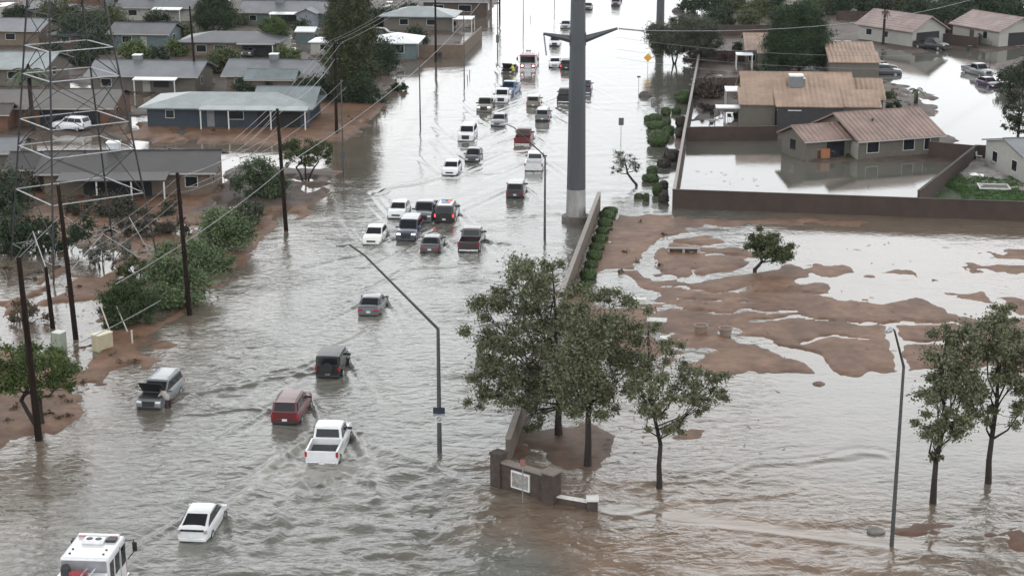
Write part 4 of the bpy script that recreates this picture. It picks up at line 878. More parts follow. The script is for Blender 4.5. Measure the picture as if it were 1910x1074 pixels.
for a, b2 in (((-1.6,-1.2,0),(1.6,-1.05,.14)),((-1.6,1.05,0),(1.6,1.2,.14)),((-1.6,-1.05,0),(-1.45,1.05,.138)),((1.45,-1.05,0),(1.6,1.05,.138))): MB().box(a, b2).build('rim_board', MATS['dull_white'], o)
MB().box((-1.45,-1.05,0),(1.45,1.05,.06)).build('water_fill', mat('basin_water',(.1,.1,.1),.06,var=0), o)
p = at(1533, 298); o = empty('orange_cabinet', (p.x, p.y, -.2), R(12), label='orange brown wooden cabinet standing by the patio door of the flooded house', cat='cabinet')
MB().box((-.8,-.35,0),(.8,.35,1.5)).build('carcass', mat('orange_wood',(.28,.11,.045),.5,var=.3,scale=2,stretch=(4,4,.6)), o); MB().box((-.74,-.38,.1),(-.3,-.352,1.4)).build('opening', DARK, o)
for x, lb in ((1552,'dark barbecue beside the orange cabinet'),):
    p = at(x, 297); o = empty('barbecue', (p.x, p.y, 0), label=lb, cat='barbecue'); MB().ball((0,0,.85),(.35,.3,.25),12,8).build('bowl', DARK, o, smooth=True)
    for k in range(3): MB().tube([(.25*math.cos(k*2.1),.25*math.sin(k*2.1),-.3),(.12*math.cos(k*2.1),.12*math.sin(k*2.1),.7)], .025, 5).build('leg', DARK, o)
# ---------------------------------------------------------------- houses
def roofm(name, c, rough=.42, kind='shingle'):
    if name in MATS: return MATS[name]
    m = mat(name, c, rough, var=.27, scale=.45)
    t = m.node_tree; b = t.nodes['Principled BSDF']; n = t.nodes.new; l = t.links.new
    tc = n('ShaderNodeTexCoord')
    if kind == 'tile':
        wv = n('ShaderNodeTexWave'); wv.bands_direction = 'X'; wv.inputs['Scale'].default_value = .5; wv.inputs['Distortion'].default_value = .3
        l(tc.outputs['Object'], wv.inputs['Vector']); w2_ = n('ShaderNodeTexWave'); w2_.bands_direction = 'Y'; w2_.wave_profile = 'SAW'; w2_.inputs['Scale'].default_value = .8; l(tc.outputs['Object'], w2_.inputs['Vector'])
        a = n('ShaderNodeMath'); a.operation = 'ADD'; l(wv.outputs['Fac'], a.inputs[0]); l(w2_.outputs['Fac'], a.inputs[1]); h = a.outputs[0]; dist = .085
    else:
        mpn = n('ShaderNodeMapping'); mpn.inputs['Scale'].default_value = (3, 7, 7); l(tc.outputs['Object'], mpn.inputs[0])
        nz = n('ShaderNodeTexNoise'); nz.inputs['Scale'].default_value = 1.2; nz.inputs['Detail'].default_value = 4; l(mpn.outputs[0], nz.inputs['Vector']); h = nz.outputs['Fac']; dist = .02
    bp = n('ShaderNodeBump'); bp.inputs['Distance'].default_value = dist; l(h, bp.inputs['Height']); l(bp.outputs[0], b.inputs['Normal'])
    return m
WIN = mat('window_glass', (.012,.014,.017), .1, var=0, spec=.3); FRAME = mat('window_frame', (.5,.5,.48), .5, var=0); TRIM = mat('fascia_trim', (.34,.32,.30), .55, var=.08)
def house(label, px, w, d, rot, wh, rise, kind, wm_, rm, ov=.5, z=None, feats=(), name='house', cat='house', group=None, anchor='fl'):
    """px: photo point of the front-left (or 'fr' front-right) wall foot. kind: gx ridge along x, gy ridge along y, hip, shed, flat"""
    p = at(*px); a = R(rot)
    if anchor == 'fr': p = p-Vector((math.cos(a), math.sin(a), 0))*w
    g = gz(p.x, p.y) if z is None else z; g = max(g, -.1)
    o = empty(name, (p.x, p.y, g), a, label=label, cat=cat, group=group)
    blocks(o, 0, 0, w, d, wh, rise, kind, wm_, rm, ov)
    for f in feats: feat(o, w, d, wh, rise, *f, wm_=wm_, rm=rm)
    return o
def blocks(o, x, y, w, d, wh, rise, kind, wm_, rm, ov):
    mb = MB(); z0 = -.8
    if kind == 'gx': mb.add([(x,y,z0),(x+w,y,z0),(x+w,y+d,z0),(x,y+d,z0),(x,y,wh),(x+w,y,wh),(x+w,y+d,wh),(x,y+d,wh),(x,y+d/2,wh+rise),(x+w,y+d/2,wh+rise)], [(0,1,5,4),(1,2,6,9,5),(2,3,7,6),(3,0,4,8,7),(4,5,9,8),(6,7,8,9)])
    elif kind == 'gy': mb.add([(x,y,z0),(x+w,y,z0),(x+w,y+d,z0),(x,y+d,z0),(x,y,wh),(x+w,y,wh),(x+w,y+d,wh),(x,y+d,wh),(x+w/2,y,wh+rise),(x+w/2,y+d,wh+rise)], [(0,1,5,8,4),(1,2,6,5),(2,3,7,9,6),(3,0,4,7),(5,6,9,8),(4,8,9,7)])
    else: mb.box((x,y,z0),(x+w,y+d,wh))
    mb.build('wall', wm_, o)
    rb = MB(); t = .14
    if kind == 'gx':
        k = rise/(d/2); e = wh-k*ov+.03; r = wh+rise+.03; m = y+d/2
        rb.slab([(x-ov,y-ov,e),(x+w+ov,y-ov,e),(x+w+ov,m,r),(x-ov,m,r)], t); rb.slab([(x+w+ov,y+d+ov,e),(x-ov,y+d+ov,e),(x-ov,m,r),(x+w+ov,m,r)], t)
    elif kind == 'gy':
        k = rise/(w/2); e = wh-k*ov+.03; r = wh+rise+.03; m = x+w/2
        rb.slab([(x-ov,y+d+ov,e),(x-ov,y-ov,e),(m,y-ov,r),(m,y+d+ov,r)], t); rb.slab([(x+w+ov,y-ov,e),(x+w+ov,y+d+ov,e),(m,y+d+ov,r),(m,y-ov,r)], t)
    elif kind == 'hip':
        q = min(w, d)/2; e = wh-.05; r = wh+rise; X0, X1, Y0, Y1 = x-ov, x+w+ov, y-ov, y+d+ov
        if w >= d: A, B = (X0+q+ov, y+d/2, r), (X1-q-ov, y+d/2, r)
        else: A, B = (x+w/2, Y0+q+ov, r), (x+w/2, Y1-q-ov, r)
        c = [(X0,Y0,e),(X1,Y0,e),(X1,Y1,e),(X0,Y1,e)]; cl = [(p[0],p[1],e-.16) for p in c]
        vs = c+cl+[A, B]
        fs = [(0,1,9,8),(1,2,9),(2,3,8,9),(3,0,8)] if w >= d else [(0,1,8),(1,2,9,8),(2,3,9),(3,0,8,9)]
        rb.add(vs, fs+[(4,5,1,0),(5,6,2,1),(6,7,3,2),(7,4,0,3),(7,6,5,4)])
    elif kind == 'shed': rb.slab([(x-ov,y-ov,wh+.03),(x+w+ov,y-ov,wh+.03),(x+w+ov,y+d+ov,wh+rise+.03),(x-ov,y+d+ov,wh+rise+.03)], t)
    else: rb.box((x-ov,y-ov,wh),(x+w+ov,y+d+ov,wh+.22))
    rf_ = rb.build('roof', rm, o)
    if kind in ('gx','gy'):
        tb = MB()
        if kind == 'gx': tb.box((x-ov,y-ov-.04,e-.05),(x+w+ov,y-ov+.0,e+.13)); tb.build('fascia', TRIM, rf_)
        r2 = MB()
        if kind == 'gx': r2.tube([(x-ov,m,r+.13),(x+w+ov,m,r+.13)], .10, 6)
        else: r2.tube([(m,y-ov,r+.13),(m,y+d+ov,r+.13)], .10, 6)
        r2.build('ridge_cap', rm, rf_)
    return rf_
def onface(o, face, w, d, u, z0, ww, hh, t, off):
    """box on wall face f(front) r l b; u along the wall from its left corner seen from outside"""
    if face == 'f': return MB().box((u,-off-t,z0),(u+ww,-off,z0+hh))
    if face == 'r': return MB().box((w+off,u,z0),(w+off+t,u+ww,z0+hh))
    if face == 'l': return MB().box((-off-t,d-u-ww,z0),(-off,d-u,z0+hh))
def feat(o, w, d, wh, rise, kind, *a, wm_=None, rm=None):
    if kind == 'win':
        f, u, z, ww, hh = a; fr = onface(o, f, w, d, u-.07, z-.07, ww+.14, hh+.14, .035, .001).build('window', FRAME, o); onface(o, f, w, d, u, z, ww, hh, .012, .037).build('pane', WIN, fr)
    elif kind == 'door': f, u, ww, hh, m = a; onface(o, f, w, d, u, .0, ww, hh, .05, .001).build('door', m, o)
    elif kind == 'boxw': MB().box(a[:3], a[3:6]).build(a[6], WIN, o)
    elif kind == 'dark': f, u, z, ww, hh = a; onface(o, f, w, d, u, z, ww, hh, .03, .001).build('carport_shade_panel', mat('carport_shade',(.012,.012,.014),.8), o)  # dark panel on the solid wall, painted shade of an open bay
    elif kind == 'unit':
        x, y, s, m = a; z = wh+(rise*(1-abs(y-d/2)/(d/2)) if rise else .1); u_ = MB().box((x-s/2,y-s/2,z),(x+s/2,y+s/2,z+s*.8)).build('rooftop_cooler', m, o); MB().box((x-s/2-.06,y-s/2-.06,z+s*.8),(x+s/2+.06,y+s/2+.06,z+s*.9)).build('lid', MATS.get('cool_lid') or mat('cool_lid',(.6,.62,.64),.3), u_)
    elif kind == 'porch':
        x0, x1, dep, z0, z1, m, posts = a
        r_ = MB().slab([(x0,-dep,z0),(x1,-dep,z0),(x1,.1,z1),(x0,.1,z1)], .12).build('porch_roof', m, o)
        for px_ in posts: MB().box((px_-.07,-dep+.1,-.5),(px_+.07,-dep+.24,z0)).build('post', FRAME, o)
    elif kind == 'vent': x, y = a; z = wh+rise*(1-abs(y-d/2)/(d/2)); MB().tube([(x,y,z),(x,y,z+.5)], .13, 8).build('vent_pipe', DARK, o)
    elif kind == 'block': x, y, w2, d2, wh2, rise2, k2, ov = a; blocks(o, x, y, w2, d2, wh2, rise2, k2, wm_, rm, ov)
    elif kind == 'blockm': x, y, w2, d2, wh2, rise2, k2, ov, m1_, m2_ = a; blocks(o, x, y, w2, d2, wh2, rise2, k2, m1_, m2_, ov)
teal = roofm('teal_grey_shingle', (.15,.18,.185), .36); lgrey = roofm('light_grey_shingle', (.10,.108,.118), .42); mgrey = roofm('mid_grey_shingle', (.06,.064,.072), .45); dkr = roofm('dark_shingle', (.028,.025,.025), .5)
brn = roofm('brown_grey_shingle', (.07,.062,.055), .5); tile = roofm('pink_clay_tile', (.31,.22,.165), .5, 'tile'); tile2 = roofm('rose_concrete_tile', (.22,.15,.128), .5, 'tile'); whr = mat('white_sheet_roof', (.6,.62,.63), .3, var=.06)
pinkw = roofm('pale_pink_tile', (.28,.215,.20), .5, 'tile')
navyw = mat('navy_siding', (.022,.032,.045), .7, var=.1); stucco = mat('tan_stucco', (.13,.10,.075), .8, var=.12); grst = mat('grey_stucco', (.10,.09,.075), .8, var=.12); pale = mat('pale_stucco', (.29,.285,.26), .8, var=.08); tealw = mat('teal_stucco', (.085,.115,.12), .8); brick = mat('orange_brown_brick', (.11,.055,.033), .8, var=.25); cooler = mat('cooler_metal', (.16,.17,.175), .4, .3); dwall = mat('brown_siding', (.06,.042,.034), .8)
H = 'houses of the left block'
house('dark blue house with teal grey hip roof and white porch posts at the street corner', (276,240), 20.2, 9.5, -3, 2.5, 1.15, 'hip', navyw, teal, .9, group=H, feats=[
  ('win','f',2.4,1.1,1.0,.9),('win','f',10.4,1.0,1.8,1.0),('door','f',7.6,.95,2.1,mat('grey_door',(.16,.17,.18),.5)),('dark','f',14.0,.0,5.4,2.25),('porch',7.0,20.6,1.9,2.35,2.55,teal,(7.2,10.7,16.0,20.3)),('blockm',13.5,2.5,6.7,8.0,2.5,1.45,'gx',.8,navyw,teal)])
house('dark roofed tan house behind the pylon, nearest house on the left', (84,368), 17.0, 9.0, 2, 2.6, 1.15, 'gx', stucco, dkr, .8, z=.05, group=H, feats=[
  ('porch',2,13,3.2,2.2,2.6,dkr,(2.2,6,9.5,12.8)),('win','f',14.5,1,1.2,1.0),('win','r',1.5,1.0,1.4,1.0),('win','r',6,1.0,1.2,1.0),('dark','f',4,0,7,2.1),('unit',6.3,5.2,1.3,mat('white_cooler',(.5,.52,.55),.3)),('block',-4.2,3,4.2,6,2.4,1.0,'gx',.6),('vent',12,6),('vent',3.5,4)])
house('tan house with brown grey roof and open carport sheltering the white suv', (-95,237), 20.5, 11.5, 0, 2.6, 1.3, 'gx', brick, brn, .7, group=H, feats=[
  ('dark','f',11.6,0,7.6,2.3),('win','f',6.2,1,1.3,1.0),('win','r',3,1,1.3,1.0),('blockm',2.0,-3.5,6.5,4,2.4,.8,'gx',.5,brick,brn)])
house('grey house with pale porch roof and white posts behind the pylon', (170,172), 15.2, 9.5, -5, 2.6, 1.3, 'gx', grst, lgrey, .7, group=H, feats=[
  ('porch',6.8,13.0,2.2,2.2,2.5,whr,(7.0,12.8)),('dark','f',9.2,.9,2.2,1.3),('door','f',7.6,1.1,2.0,pale),('win','f',1.6,1,1.4,1.0),('unit',5.4,5.4,1.2,cooler),('win','r',3,1,1.2,1)])
house('light teal roofed house at the left edge above the palm', (-95,160), 14.2, 11, -5, 2.6, 1.4, 'gx', grst, teal, .8, group=H, feats=[('win','f',9,1,1.6,1.0),('win','r',4,1,1.3,1)])
house('tan house with teal grey roof and rooftop cooler behind the blue house', (424,176), 16.5, 9.5, -4, 2.6, 1.4, 'gx', stucco, lgrey, .7, group=H, feats=[
  ('blockm',3.6,-2.6,6.4,4,2.5,.9,'gx',.5,stucco,teal),('unit',5.8,5.2,1.2,cooler),('win','f',1.2,1,1.3,1.0),('win','f',11.5,1,1.4,1.0),('vent',12.6,6.0),('win','r',3,1,1.4,1)])
house('long dark grey roofed house with deep carport behind the silver suv', (338,106), 15.8, 9, -4, 2.6, 1.2, 'hip', stucco, mgrey, .8, group=H, feats=[
  ('dark','f',10.2,0,5.2,2.3),('win','f',2.6,.9,1.6,1.1),('win','f',5.6,.9,1.8,1.1),('porch',9.6,15.9,2.0,2.3,2.5,mgrey,(15.6,))])
house('small grey house behind trees left of the long carport house', (208,92), 9.8, 8, -6, 2.5, 1.2, 'gx', tealw, mgrey, .6, group=H, feats=[('win','f',2,1,1.6,1.0),('door','f',5.2,1,2,pale),('win','r',3,1,1.2,1)])
house('small hipped grey house below the pylon top', (95,92), 6.5, 7, -6, 2.4, 1.3, 'hip', dwall, mgrey, .5, group=H, feats=[('win','f',2,1,1.4,1.0)])
house('wide grey roofed house with white porch roof near the top left', (222,40), 16.0, 9, -5, 2.6, 1.3, 'gx', pale, mgrey, .7, group=H, feats=[
  ('porch',7.2,12.8,2.4,2.3,2.6,whr,(7.4,12.6)),('win','f',2,1,1.6,1.0),('unit',5.0,5,1.2,cooler),('win','r',3,1,1.2,1)])
house('grey roofed house with rooftop cooler and white gabled annex, top left', (452,48), 15.4, 9.5, -4, 2.7, 1.4, 'gx', tealw, lgrey, .7, group=H, feats=[
  ('porch',5.6,11.0,2.2,2.4,2.7,whr,(5.8,)),('blockm',11.0,-3.2,3.6,4,2.7,.8,'gy',.35,mat('grey_blue_siding',(.15,.17,.19),.7),mgrey),('unit',6.4,4.2,1.5,cooler),('dark','f',6,0,4.6,2.2),('win','f',1.5,1,1.2,1)])
house('small white roofed teal cottage beside the round hedge', (694,112), 7.2, 8.5, -4, 2.7, 1.0, 'hip', tealw, whr, .45, group=H, feats=[('win','f',1.6,1,3.6,1.3),('door','r',2,1,2.1,pale)])
house('white roofed shed between trees left of the tall dark tree', (580,104), 5.2, 5, -6, 2.2, .6, 'hip', pale, whr, .35, name='garden_shed', cat='shed', group=H, feats=[('win','f',1.6,.9,1.2,.8)])
house('narrow white metal shed beside the carport house', (512,98), 1.6, 3, -20, 1.9, .4, 'gy', pale, whr, .15, name='garden_shed', cat='shed', group=H)
house('rounded pale shed above the driveway, behind the silver suv', (552,82), 3.2, 4, -6, 2.1, .5, 'gx', tealw, whr, .2, name='garden_shed', cat='shed', group=H)
house('teal roofed house behind the corner yard wall', (716,58), 12.5, 9, -6, 2.6, 1.3, 'hip', grst, teal, .8, group=H, feats=[('win','f',3,1,1.5,1),('win','f',8,1,1.5,1)])
house('pale roofed house at the left edge near the top', (-40,86), 10.8, 10, -6, 2.6, 1.3, 'gx', stucco, lgrey, .7, group=H, feats=[('win','f',5,1,1.6,1),('win','r',4,1,1.3,1)])
house('grey hipped house cut by the left edge at the top', (30,42), 8.5, 8, -6, 2.5, 1.2, 'hip', grst, lgrey, .6, group=H, feats=[('win','f',4,1,1.4,1)])
house('brown house with dark windows at the top beside the road', (790,32), 12.5, 9, -6, 2.9, 1.3, 'gx', dwall, mgrey, .5, group=H, feats=[('win','f',2,1,2,1.2),('win','f',7,1,2.4,1.2),('win','r',2,1,2,1.2)])
house('long low building with blue grey walls along the top edge, left part', (196,14), 24, 8, -4, 2.8, 1.0, 'gx', mat('blue_grey_wall',(.12,.14,.16),.7,var=.25), dkr, .5, group=H, feats=[('dark','f',2,0,3,2.3),('win','f',7,1,2,1.2),('dark','f',12,0,3,2.3),('win','f',18,1,2,1.2)])
house('long low building with blue grey walls along the top edge, right part', (452,10), 24, 8, -4, 2.8, 1.0, 'gx', MATS['blue_grey_wall'], dkr, .5, group=H, feats=[('dark','f',2,0,3,2.3),('win','f',7,1,2,1.2),('dark','f',13,0,4,2.3),('win','f',19,1,2,1.2)])
house('pink brown house at the top edge behind the pylon', (120,6), 8, 8, -4, 2.8, 1.0, 'gx', brick, dkr, .5, group=H, feats=[('win','f',3,1,2,1.2)])
house('pale house fragment behind the dark roofed house at the left edge', (-75,330), 6.2, 7, 2, 2.6, .9, 'gx', grst, lgrey, .6, z=.1, group=H, feats=[('win','r',2,1,1.2,1)])
H = 'tile roofed houses of the right block'
house('tan stucco house with rose tile roofs standing in the flooded back yard', (1602,300), 10.6, 10.5, 20, 2.5, 2.1, 'gx', grst, tile2, .55, z=-.1, group=H, feats=[
  ('win','f',1.0,.95,1.5,1.25),('win','f',5.8,.95,1.4,1.25),('win','f',8.6,.85,.7,1.3),('door','l',8.6,1.7,2.1,pale),('win','l',8.95,.2,1.0,1.75),('vent',3.5,3.2),
  ('blockm',-5.9,1.8,5.88,5.6,2.5,1.1,'gx',.5,grst,tile2),('boxw',-3.2,1.76,0,-.9,1.81,2.2,'patio_shade_panel'),('boxw',-5.94,4.2,.95,-5.88,5.4,2.1,'window')])  # patio slab: dark glass on the wall stands in for the shaded recess
p = None
house('large pink tile roofed house with several roofs and shaded patio', (1388,238), 13.6, 14, -4, 3.2, 2.7, 'gx', grst, tile, .4, group=H, feats=[
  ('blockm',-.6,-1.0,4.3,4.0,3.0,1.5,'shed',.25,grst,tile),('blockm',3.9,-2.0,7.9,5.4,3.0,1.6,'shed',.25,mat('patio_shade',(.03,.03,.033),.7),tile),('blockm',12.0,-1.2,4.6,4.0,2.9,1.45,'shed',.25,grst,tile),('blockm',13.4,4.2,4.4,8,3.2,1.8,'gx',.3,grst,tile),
  ('unit',6.6,3.9,1.7,cooler),('unit',7.4,4.6,.8,cooler),('porch',-3.6,.6,-2.4,2.5,2.5,whr,())])
house('pink roofed house in steps behind the large pink tile house', (1546,146), 6.6, 13, -5, 2.9, 1.4, 'gx', grst, tile, .4, group=H, feats=[('blockm',-.3,-3.5,7.2,4,2.6,1.0,'shed',.2,grst,tile),('win','f',2.5,1.1,1.4,1)])
house('pink tile roof left of the big dark tree, second row', (1392,128), 7.0, 14, -5, 2.8, 1.5, 'gx', grst, tile, .4, group=H, feats=[('blockm',1.6,-2.8,5.0,3.2,2.5,.9,'shed',.2,grst,tile),('win','f',.3,1,1,1)])
house('white gabled house with open dark garage facing the side street', (1700,90), 7.8, 13.0, 32, 2.7, 2.1, 'gy', pale, pinkw, .6, group=H, feats=[('dark','f',1.0,0,5.4,2.3),('win','l',6,1,1.3,1),('win','l',2,1,1.3,1)])
house('pale gabled house with recessed entrance at the upper right edge', (1862,90), 9, 12, 25, 2.7, 1.9, 'gy', pale, pinkw, .6, group=H, feats=[('win','l',8,1,1,1.2),('door','l',4.5,1.1,2.1,dwall),('dark','f',2,0,4,2.2)])
house('white walled house at the right edge beside the green lawn', (1908,346), 8, 10, 8, 2.9, 1.0, 'gx', pale, lgrey, .4, z=.1, group=H, feats=[('win','l',2,1,1.2,1.1),('win','l',7,1,1.2,1.1)])
house('pale house among trees at the top right edge', (1560,2), 14, 8, -4, 2.9, 1.2, 'gx', pale, mgrey, .5, group=H, feats=[('win','f',3,1,1.6,1.2),('win','f',9,1,1.6,1.2)])
house('grey white house behind the far trees at the top right', (1650,8), 12, 8, -4, 2.9, 1.2, 'gx', pale, tile2, .5, group=H, feats=[('win','f',3,1,1.6,1.2),('win','f',8,1,1.6,1.2)])
# white flat patio covers of the clutter yard
def cover(px, py, w, d, label):
    p = at(px, py); g = max(0, gz(p.x, p.y)); o = empty('patio_cover', (p.x, p.y, g), R(-5), label=label, cat='patio cover')
    MB().box((0,0,2.3),(w,d,2.42)).build('sheet_roof', whr, o)
    for x in (.1, w-.1):
        for y in (.1, d-.1): MB().box((x-.06,y-.06,-.4),(x+.06,y+.06,2.3)).build('post', FRAME, o)
cover(1352,206,3.4,4.2,'white flat patio cover left of the large pink tiled house'); cover(1372,134,2.6,3,'small white patio cover beside the stepped pink roof')
cover(844,62,3.6,5,'white canopy inside the corner yard at the upper left'); cover(1448,244,3.0,2.0,'low white cover over the shaded patio of the large pink house')
# ---------------------------------------------------------------- trees and plants
def leafmat(name, c, var=.35, rough=.55):
    m = mat(name, c, rough, var=var, scale=.55, island=.24, spec=.3); return m
LG = leafmat('grey_green_leaves', (.108,.116,.064)); LDK = leafmat('dark_green_leaves', (.024,.042,.018)); LBR = leafmat('bright_green_leaves', (.07,.098,.028)); LBU = leafmat('soft_green_leaves', (.092,.128,.058))
LOL = leafmat('olive_leaves', (.06,.075,.028)); LBN = leafmat('brown_leaves', (.07,.05,.04)); LGY = leafmat('grey_brush_leaves', (.12,.12,.10)); BARK = mat('bark', (.018,.012,.009), .85, var=.4, scale=3, bump=.02, bscale=8)
PALM = leafmat('palm_leaves', (.055,.075,.04))
def leaves(cl, r, n, size, seed, flat=.75, aspect=1.9):
    """clusters cl (k,3) with radii r (k,) -> leaf quads"""
    g = np.random.default_rng(seed); k = len(cl); idx = np.repeat(np.arange(k), n)
    d = g.normal(size=(k*n, 3)); d /= np.linalg.norm(d, axis=1)[:, None]; d *= (np.abs(g.normal(size=k*n))*.66+.10)[:, None]; d[:, 2] *= flat; d[:, 2] -= .25*np.maximum(0, g.normal(size=k*n))*.5
    c = cl[idx]+d*r[idx][:, None]
    a = g.normal(size=(k*n, 3)); a /= np.linalg.norm(a, axis=1)[:, None]
    b = np.cross(a, g.normal(size=(k*n, 3))); b /= np.linalg.norm(b, axis=1)[:, None]
    s = size*(.55+.9*g.random(k*n))[:, None]; a = a*s*aspect/2; b = b*s/2
    V = np.stack([c-a, c+b, c+a, c-b], 1).reshape(-1, 3); Q = np.arange(len(V)).reshape(-1, 4); return V, Q
def blobs_to_clusters(blobs, dens, seed, base):
    g = np.random.default_rng(seed); cl, rr = [], []
    for bx, by, rx, ry, dy in blobs:
        s = ppm(base.y+dy, 4); c = atY(bx, by, base.y+dy)-Vector((base.x, base.y, 0)); RX, RZ = rx/s, ry/s; RY = RX*.95
        n = max(3, int(dens*(RX*RZ*RY)**(2/3)))
        for _ in range(n):
            v = g.normal(size=3); v /= np.linalg.norm(v); v *= (.35+.65*g.random()**.5)
            cl.append((c.x+v[0]*RX, c.y+v[1]*RY, c.z+v[2]*RZ)); rr.append(min(min(RX, RZ)*(.30+.30*g.random()), 1.1))
    return np.array(cl), np.array(rr)
def tree(px, py, blobs, label, m=LG, tr=.2, fork=.35, dens=7, n=70, size=.2, seed=1, group=None, name='tree', cat='tree', stems=1, lean=0, limbs=10, flat=.75):
    size *= .46; n = int(n*3.4); dens *= 1.4
    p = at(px, py); g0 = max(gz(p.x, p.y), -.1) if py < 1200 else 0
    base = Vector((p.x, p.y, 0)); o = empty(name, (p.x, p.y, 0), label=label, cat=cat, group=group)
    cl, rr = blobs_to_clusters(blobs, dens, seed, base); rg = random.Random(seed)
    V, Q = leaves(cl, rr, n, size, seed+5, flat); mesh_np('crown', V, Q, m, o)
    zt = cl[:, 2].mean(); fk = max(zt*fork, .6); mb = MB()
    bl = [atY(b[0], b[1], base.y+b[4])-base for b in blobs]
    for s in range(stems):
        off = Vector(((s-(stems-1)/2)*tr*1.6, (s % 2)*.15, 0)); top = Vector((lean+off.x*3, off.y, fk)); mid = top*.5+off*.4+Vector((rg.uniform(-.12,.12)*fk*.3, rg.uniform(-.1,.1), 0))
        rs = tr/(stems**.5); mb.tube([off+Vector((0,0,-.5)), off*1.0+Vector((0,0,.15)), mid, top], [rs*1.35, rs*1.1, rs*.9, rs*.78], 8)
        mine = [b for i, b in enumerate(bl) if i % stems == s] or bl
        hi = max(mine, key=lambda v: v.z); lead = [top, top.lerp(hi, .3)+Vector((rg.uniform(-.35,.35), rg.uniform(-.3,.3), 0)), top.lerp(hi, .65)+Vector((rg.uniform(-.3,.3), rg.uniform(-.3,.3), 0)), hi]
        if len(bl) > 4: mb.tube(lead, [rs*.80, rs*.62, rs*.4, rs*.15], 7)
        for b in mine:
            e = b; rl = rs*.62/max(1, len(mine)**.3); tt = min(.75, max(0, (e.z-top.z)/(hi.z-top.z+.01)*.55-.1+rg.uniform(-.06,.06))) if len(bl) > 4 else 0
            seg = min(2, int(tt*3)); s0_ = lead[seg].lerp(lead[seg+1], tt*3-seg); rl *= 1-.45*tt
            q1 = s0_.lerp(e, .4)+Vector((rg.uniform(-.4,.4), rg.uniform(-.3,.3), -.10*(e-s0_).length))
            mb.tube([s0_-Vector((0,0,.1)), q1, s0_.lerp(e, .75)+Vector((rg.uniform(-.2,.2),0,rg.uniform(-.15,.15))), e], [rl*1.15, rl*.85, rl*.55, rl*.25], 6)
            near_ = sorted(range(len(cl)), key=lambda i: (Vector(cl[i])-e).length)[:limbs]
            for i in near_:
                q = Vector(cl[i]); st = s0_.lerp(e, rg.uniform(.4, .95)); md = st.lerp(q, .5)+Vector((rg.uniform(-.15,.15), rg.uniform(-.15,.15), rg.uniform(-.1,.1)))
                mb.tube([st, md, q], [rl*.38, rl*.26, rl*.1], 4)
    mb.build('trunk', BARK, o, smooth=True); return o
TB = 'desert trees in the flooded verge'
tree(1042,812,[(985,520,55,50,-.5),(1005,610,62,60,0),(935,640,48,42,-1),(900,580,36,30,-1.5),(875,620,20,26,-1.5),(890,735,26,24,-1),(1075,745,40,34,0),(935,560,30,28,0),(900,690,36,36,-1),(960,720,66,46,0),(1030,690,52,60,1),(985,775,40,22,0),(1060,600,32,50,1.5),(1030,500,26,30,.5)],
     'largest grey green tree, leftmost of the verge trees, leaning over the road', tr=.24, fork=.32, dens=6.0, n=60, size=.21, seed=3, group=TB)
tree(1096,870,[(1110,600,56,50,0),(1080,560,36,30,1),(1160,620,42,40,.5),(1130,690,62,50,-1),(1060,690,44,48,-1),(1180,690,36,42,0),(1100,750,60,32,-1),(1150,560,36,26,1),(1090,640,40,40,-1)],
     'dense grey green tree with straight trunk, second of the verge trees', tr=.22, fork=.42, dens=6.2, n=60, size=.21, seed=5, group=TB, limbs=12)
tree(1230,908,[(1195,720,30,30,0),(1210,600,26,30,1.5),(1215,745,42,34,-.5),(1265,715,46,36,0),(1320,730,44,32,.5),(1290,690,36,24,1),(1215,680,34,28,1),(1240,790,44,22,-.5),(1350,715,24,20,0),(1195,770,22,22,0),(1245,640,30,26,1.5),(1300,760,26,18,-1)],
     'thin open tree with crooked dark trunk, third of the verge trees', tr=.16, fork=.42, dens=6, n=50, size=.19, seed=8, group=TB, limbs=12)
tree(1740,938,[(1745,740,34,40,0),(1770,680,44,46,.5),(1805,640,34,34,1),(1735,800,30,32,-.5),(1780,790,34,36,-.5),(1750,845,26,14,0),(1800,720,40,40,0),(1765,620,26,20,1)],
     'dark tree with bent black trunk right of the pale street lamp', m=LG, tr=.19, fork=.36, dens=7.5, n=75, size=.2, seed=11, group=TB)
tree(1843,900,[(1840,620,50,36,0),(1860,680,46,42,0),(1890,640,36,36,1),(1825,740,36,34,-.5),(1900,700,40,50,0),(1875,590,34,22,1),(1905,770,24,30,0),(1845,775,24,20,0)],
     'forked dark tree at the right edge of the lower picture', m=LG, tr=.19, fork=.38, dens=7.5, n=75, size=.2, seed=13, group=TB)
tree(1408,505,[(1440,462,40,24,0),(1420,442,28,16,.3),(1460,470,26,18,-.4),(1404,456,16,12,0)], 'lone bushy tree leaning right in the middle of the muddy field', m=LOL, tr=.16, fork=.4, dens=11, n=60, size=.2, seed=17, lean=.6)
tree(1187,347,[(1165,290,22,15,0),(1158,308,18,16,-.3),(1178,302,14,14,.3),(1146,318,14,10,0),(1188,312,9,10,0)], 'small drooping half bare tree with bent trunk standing in the road water', m=leafmat('drab_grey_leaves',(.10,.095,.08)), tr=.14, fork=.55, dens=5, n=30, size=.16, seed=19, lean=-1.0)
tree(570,337,[(570,272,34,16,0),(545,280,22,18,0),(598,278,24,16,0),(575,292,30,14,-.5),(610,292,12,16,0),(536,298,12,14,0)], 'round headed desert tree with several stems on the street corner island', m=LOL, tr=.2, fork=.45, dens=9, n=46, size=.19, seed=23, stems=3)
tree(72,795,[(60,670,56,30,0),(20,660,46,34,0),(100,690,42,30,.5),(0,700,44,30,0),(60,715,50,22,-.5),(115,720,22,16,0),(-40,680,40,40,0)], 'bright green tree with twisted multiple stems at the lower left corner', m=LBR, tr=.24, fork=.45, dens=8, n=80, size=.19, seed=29, stems=2, lean=-.4)
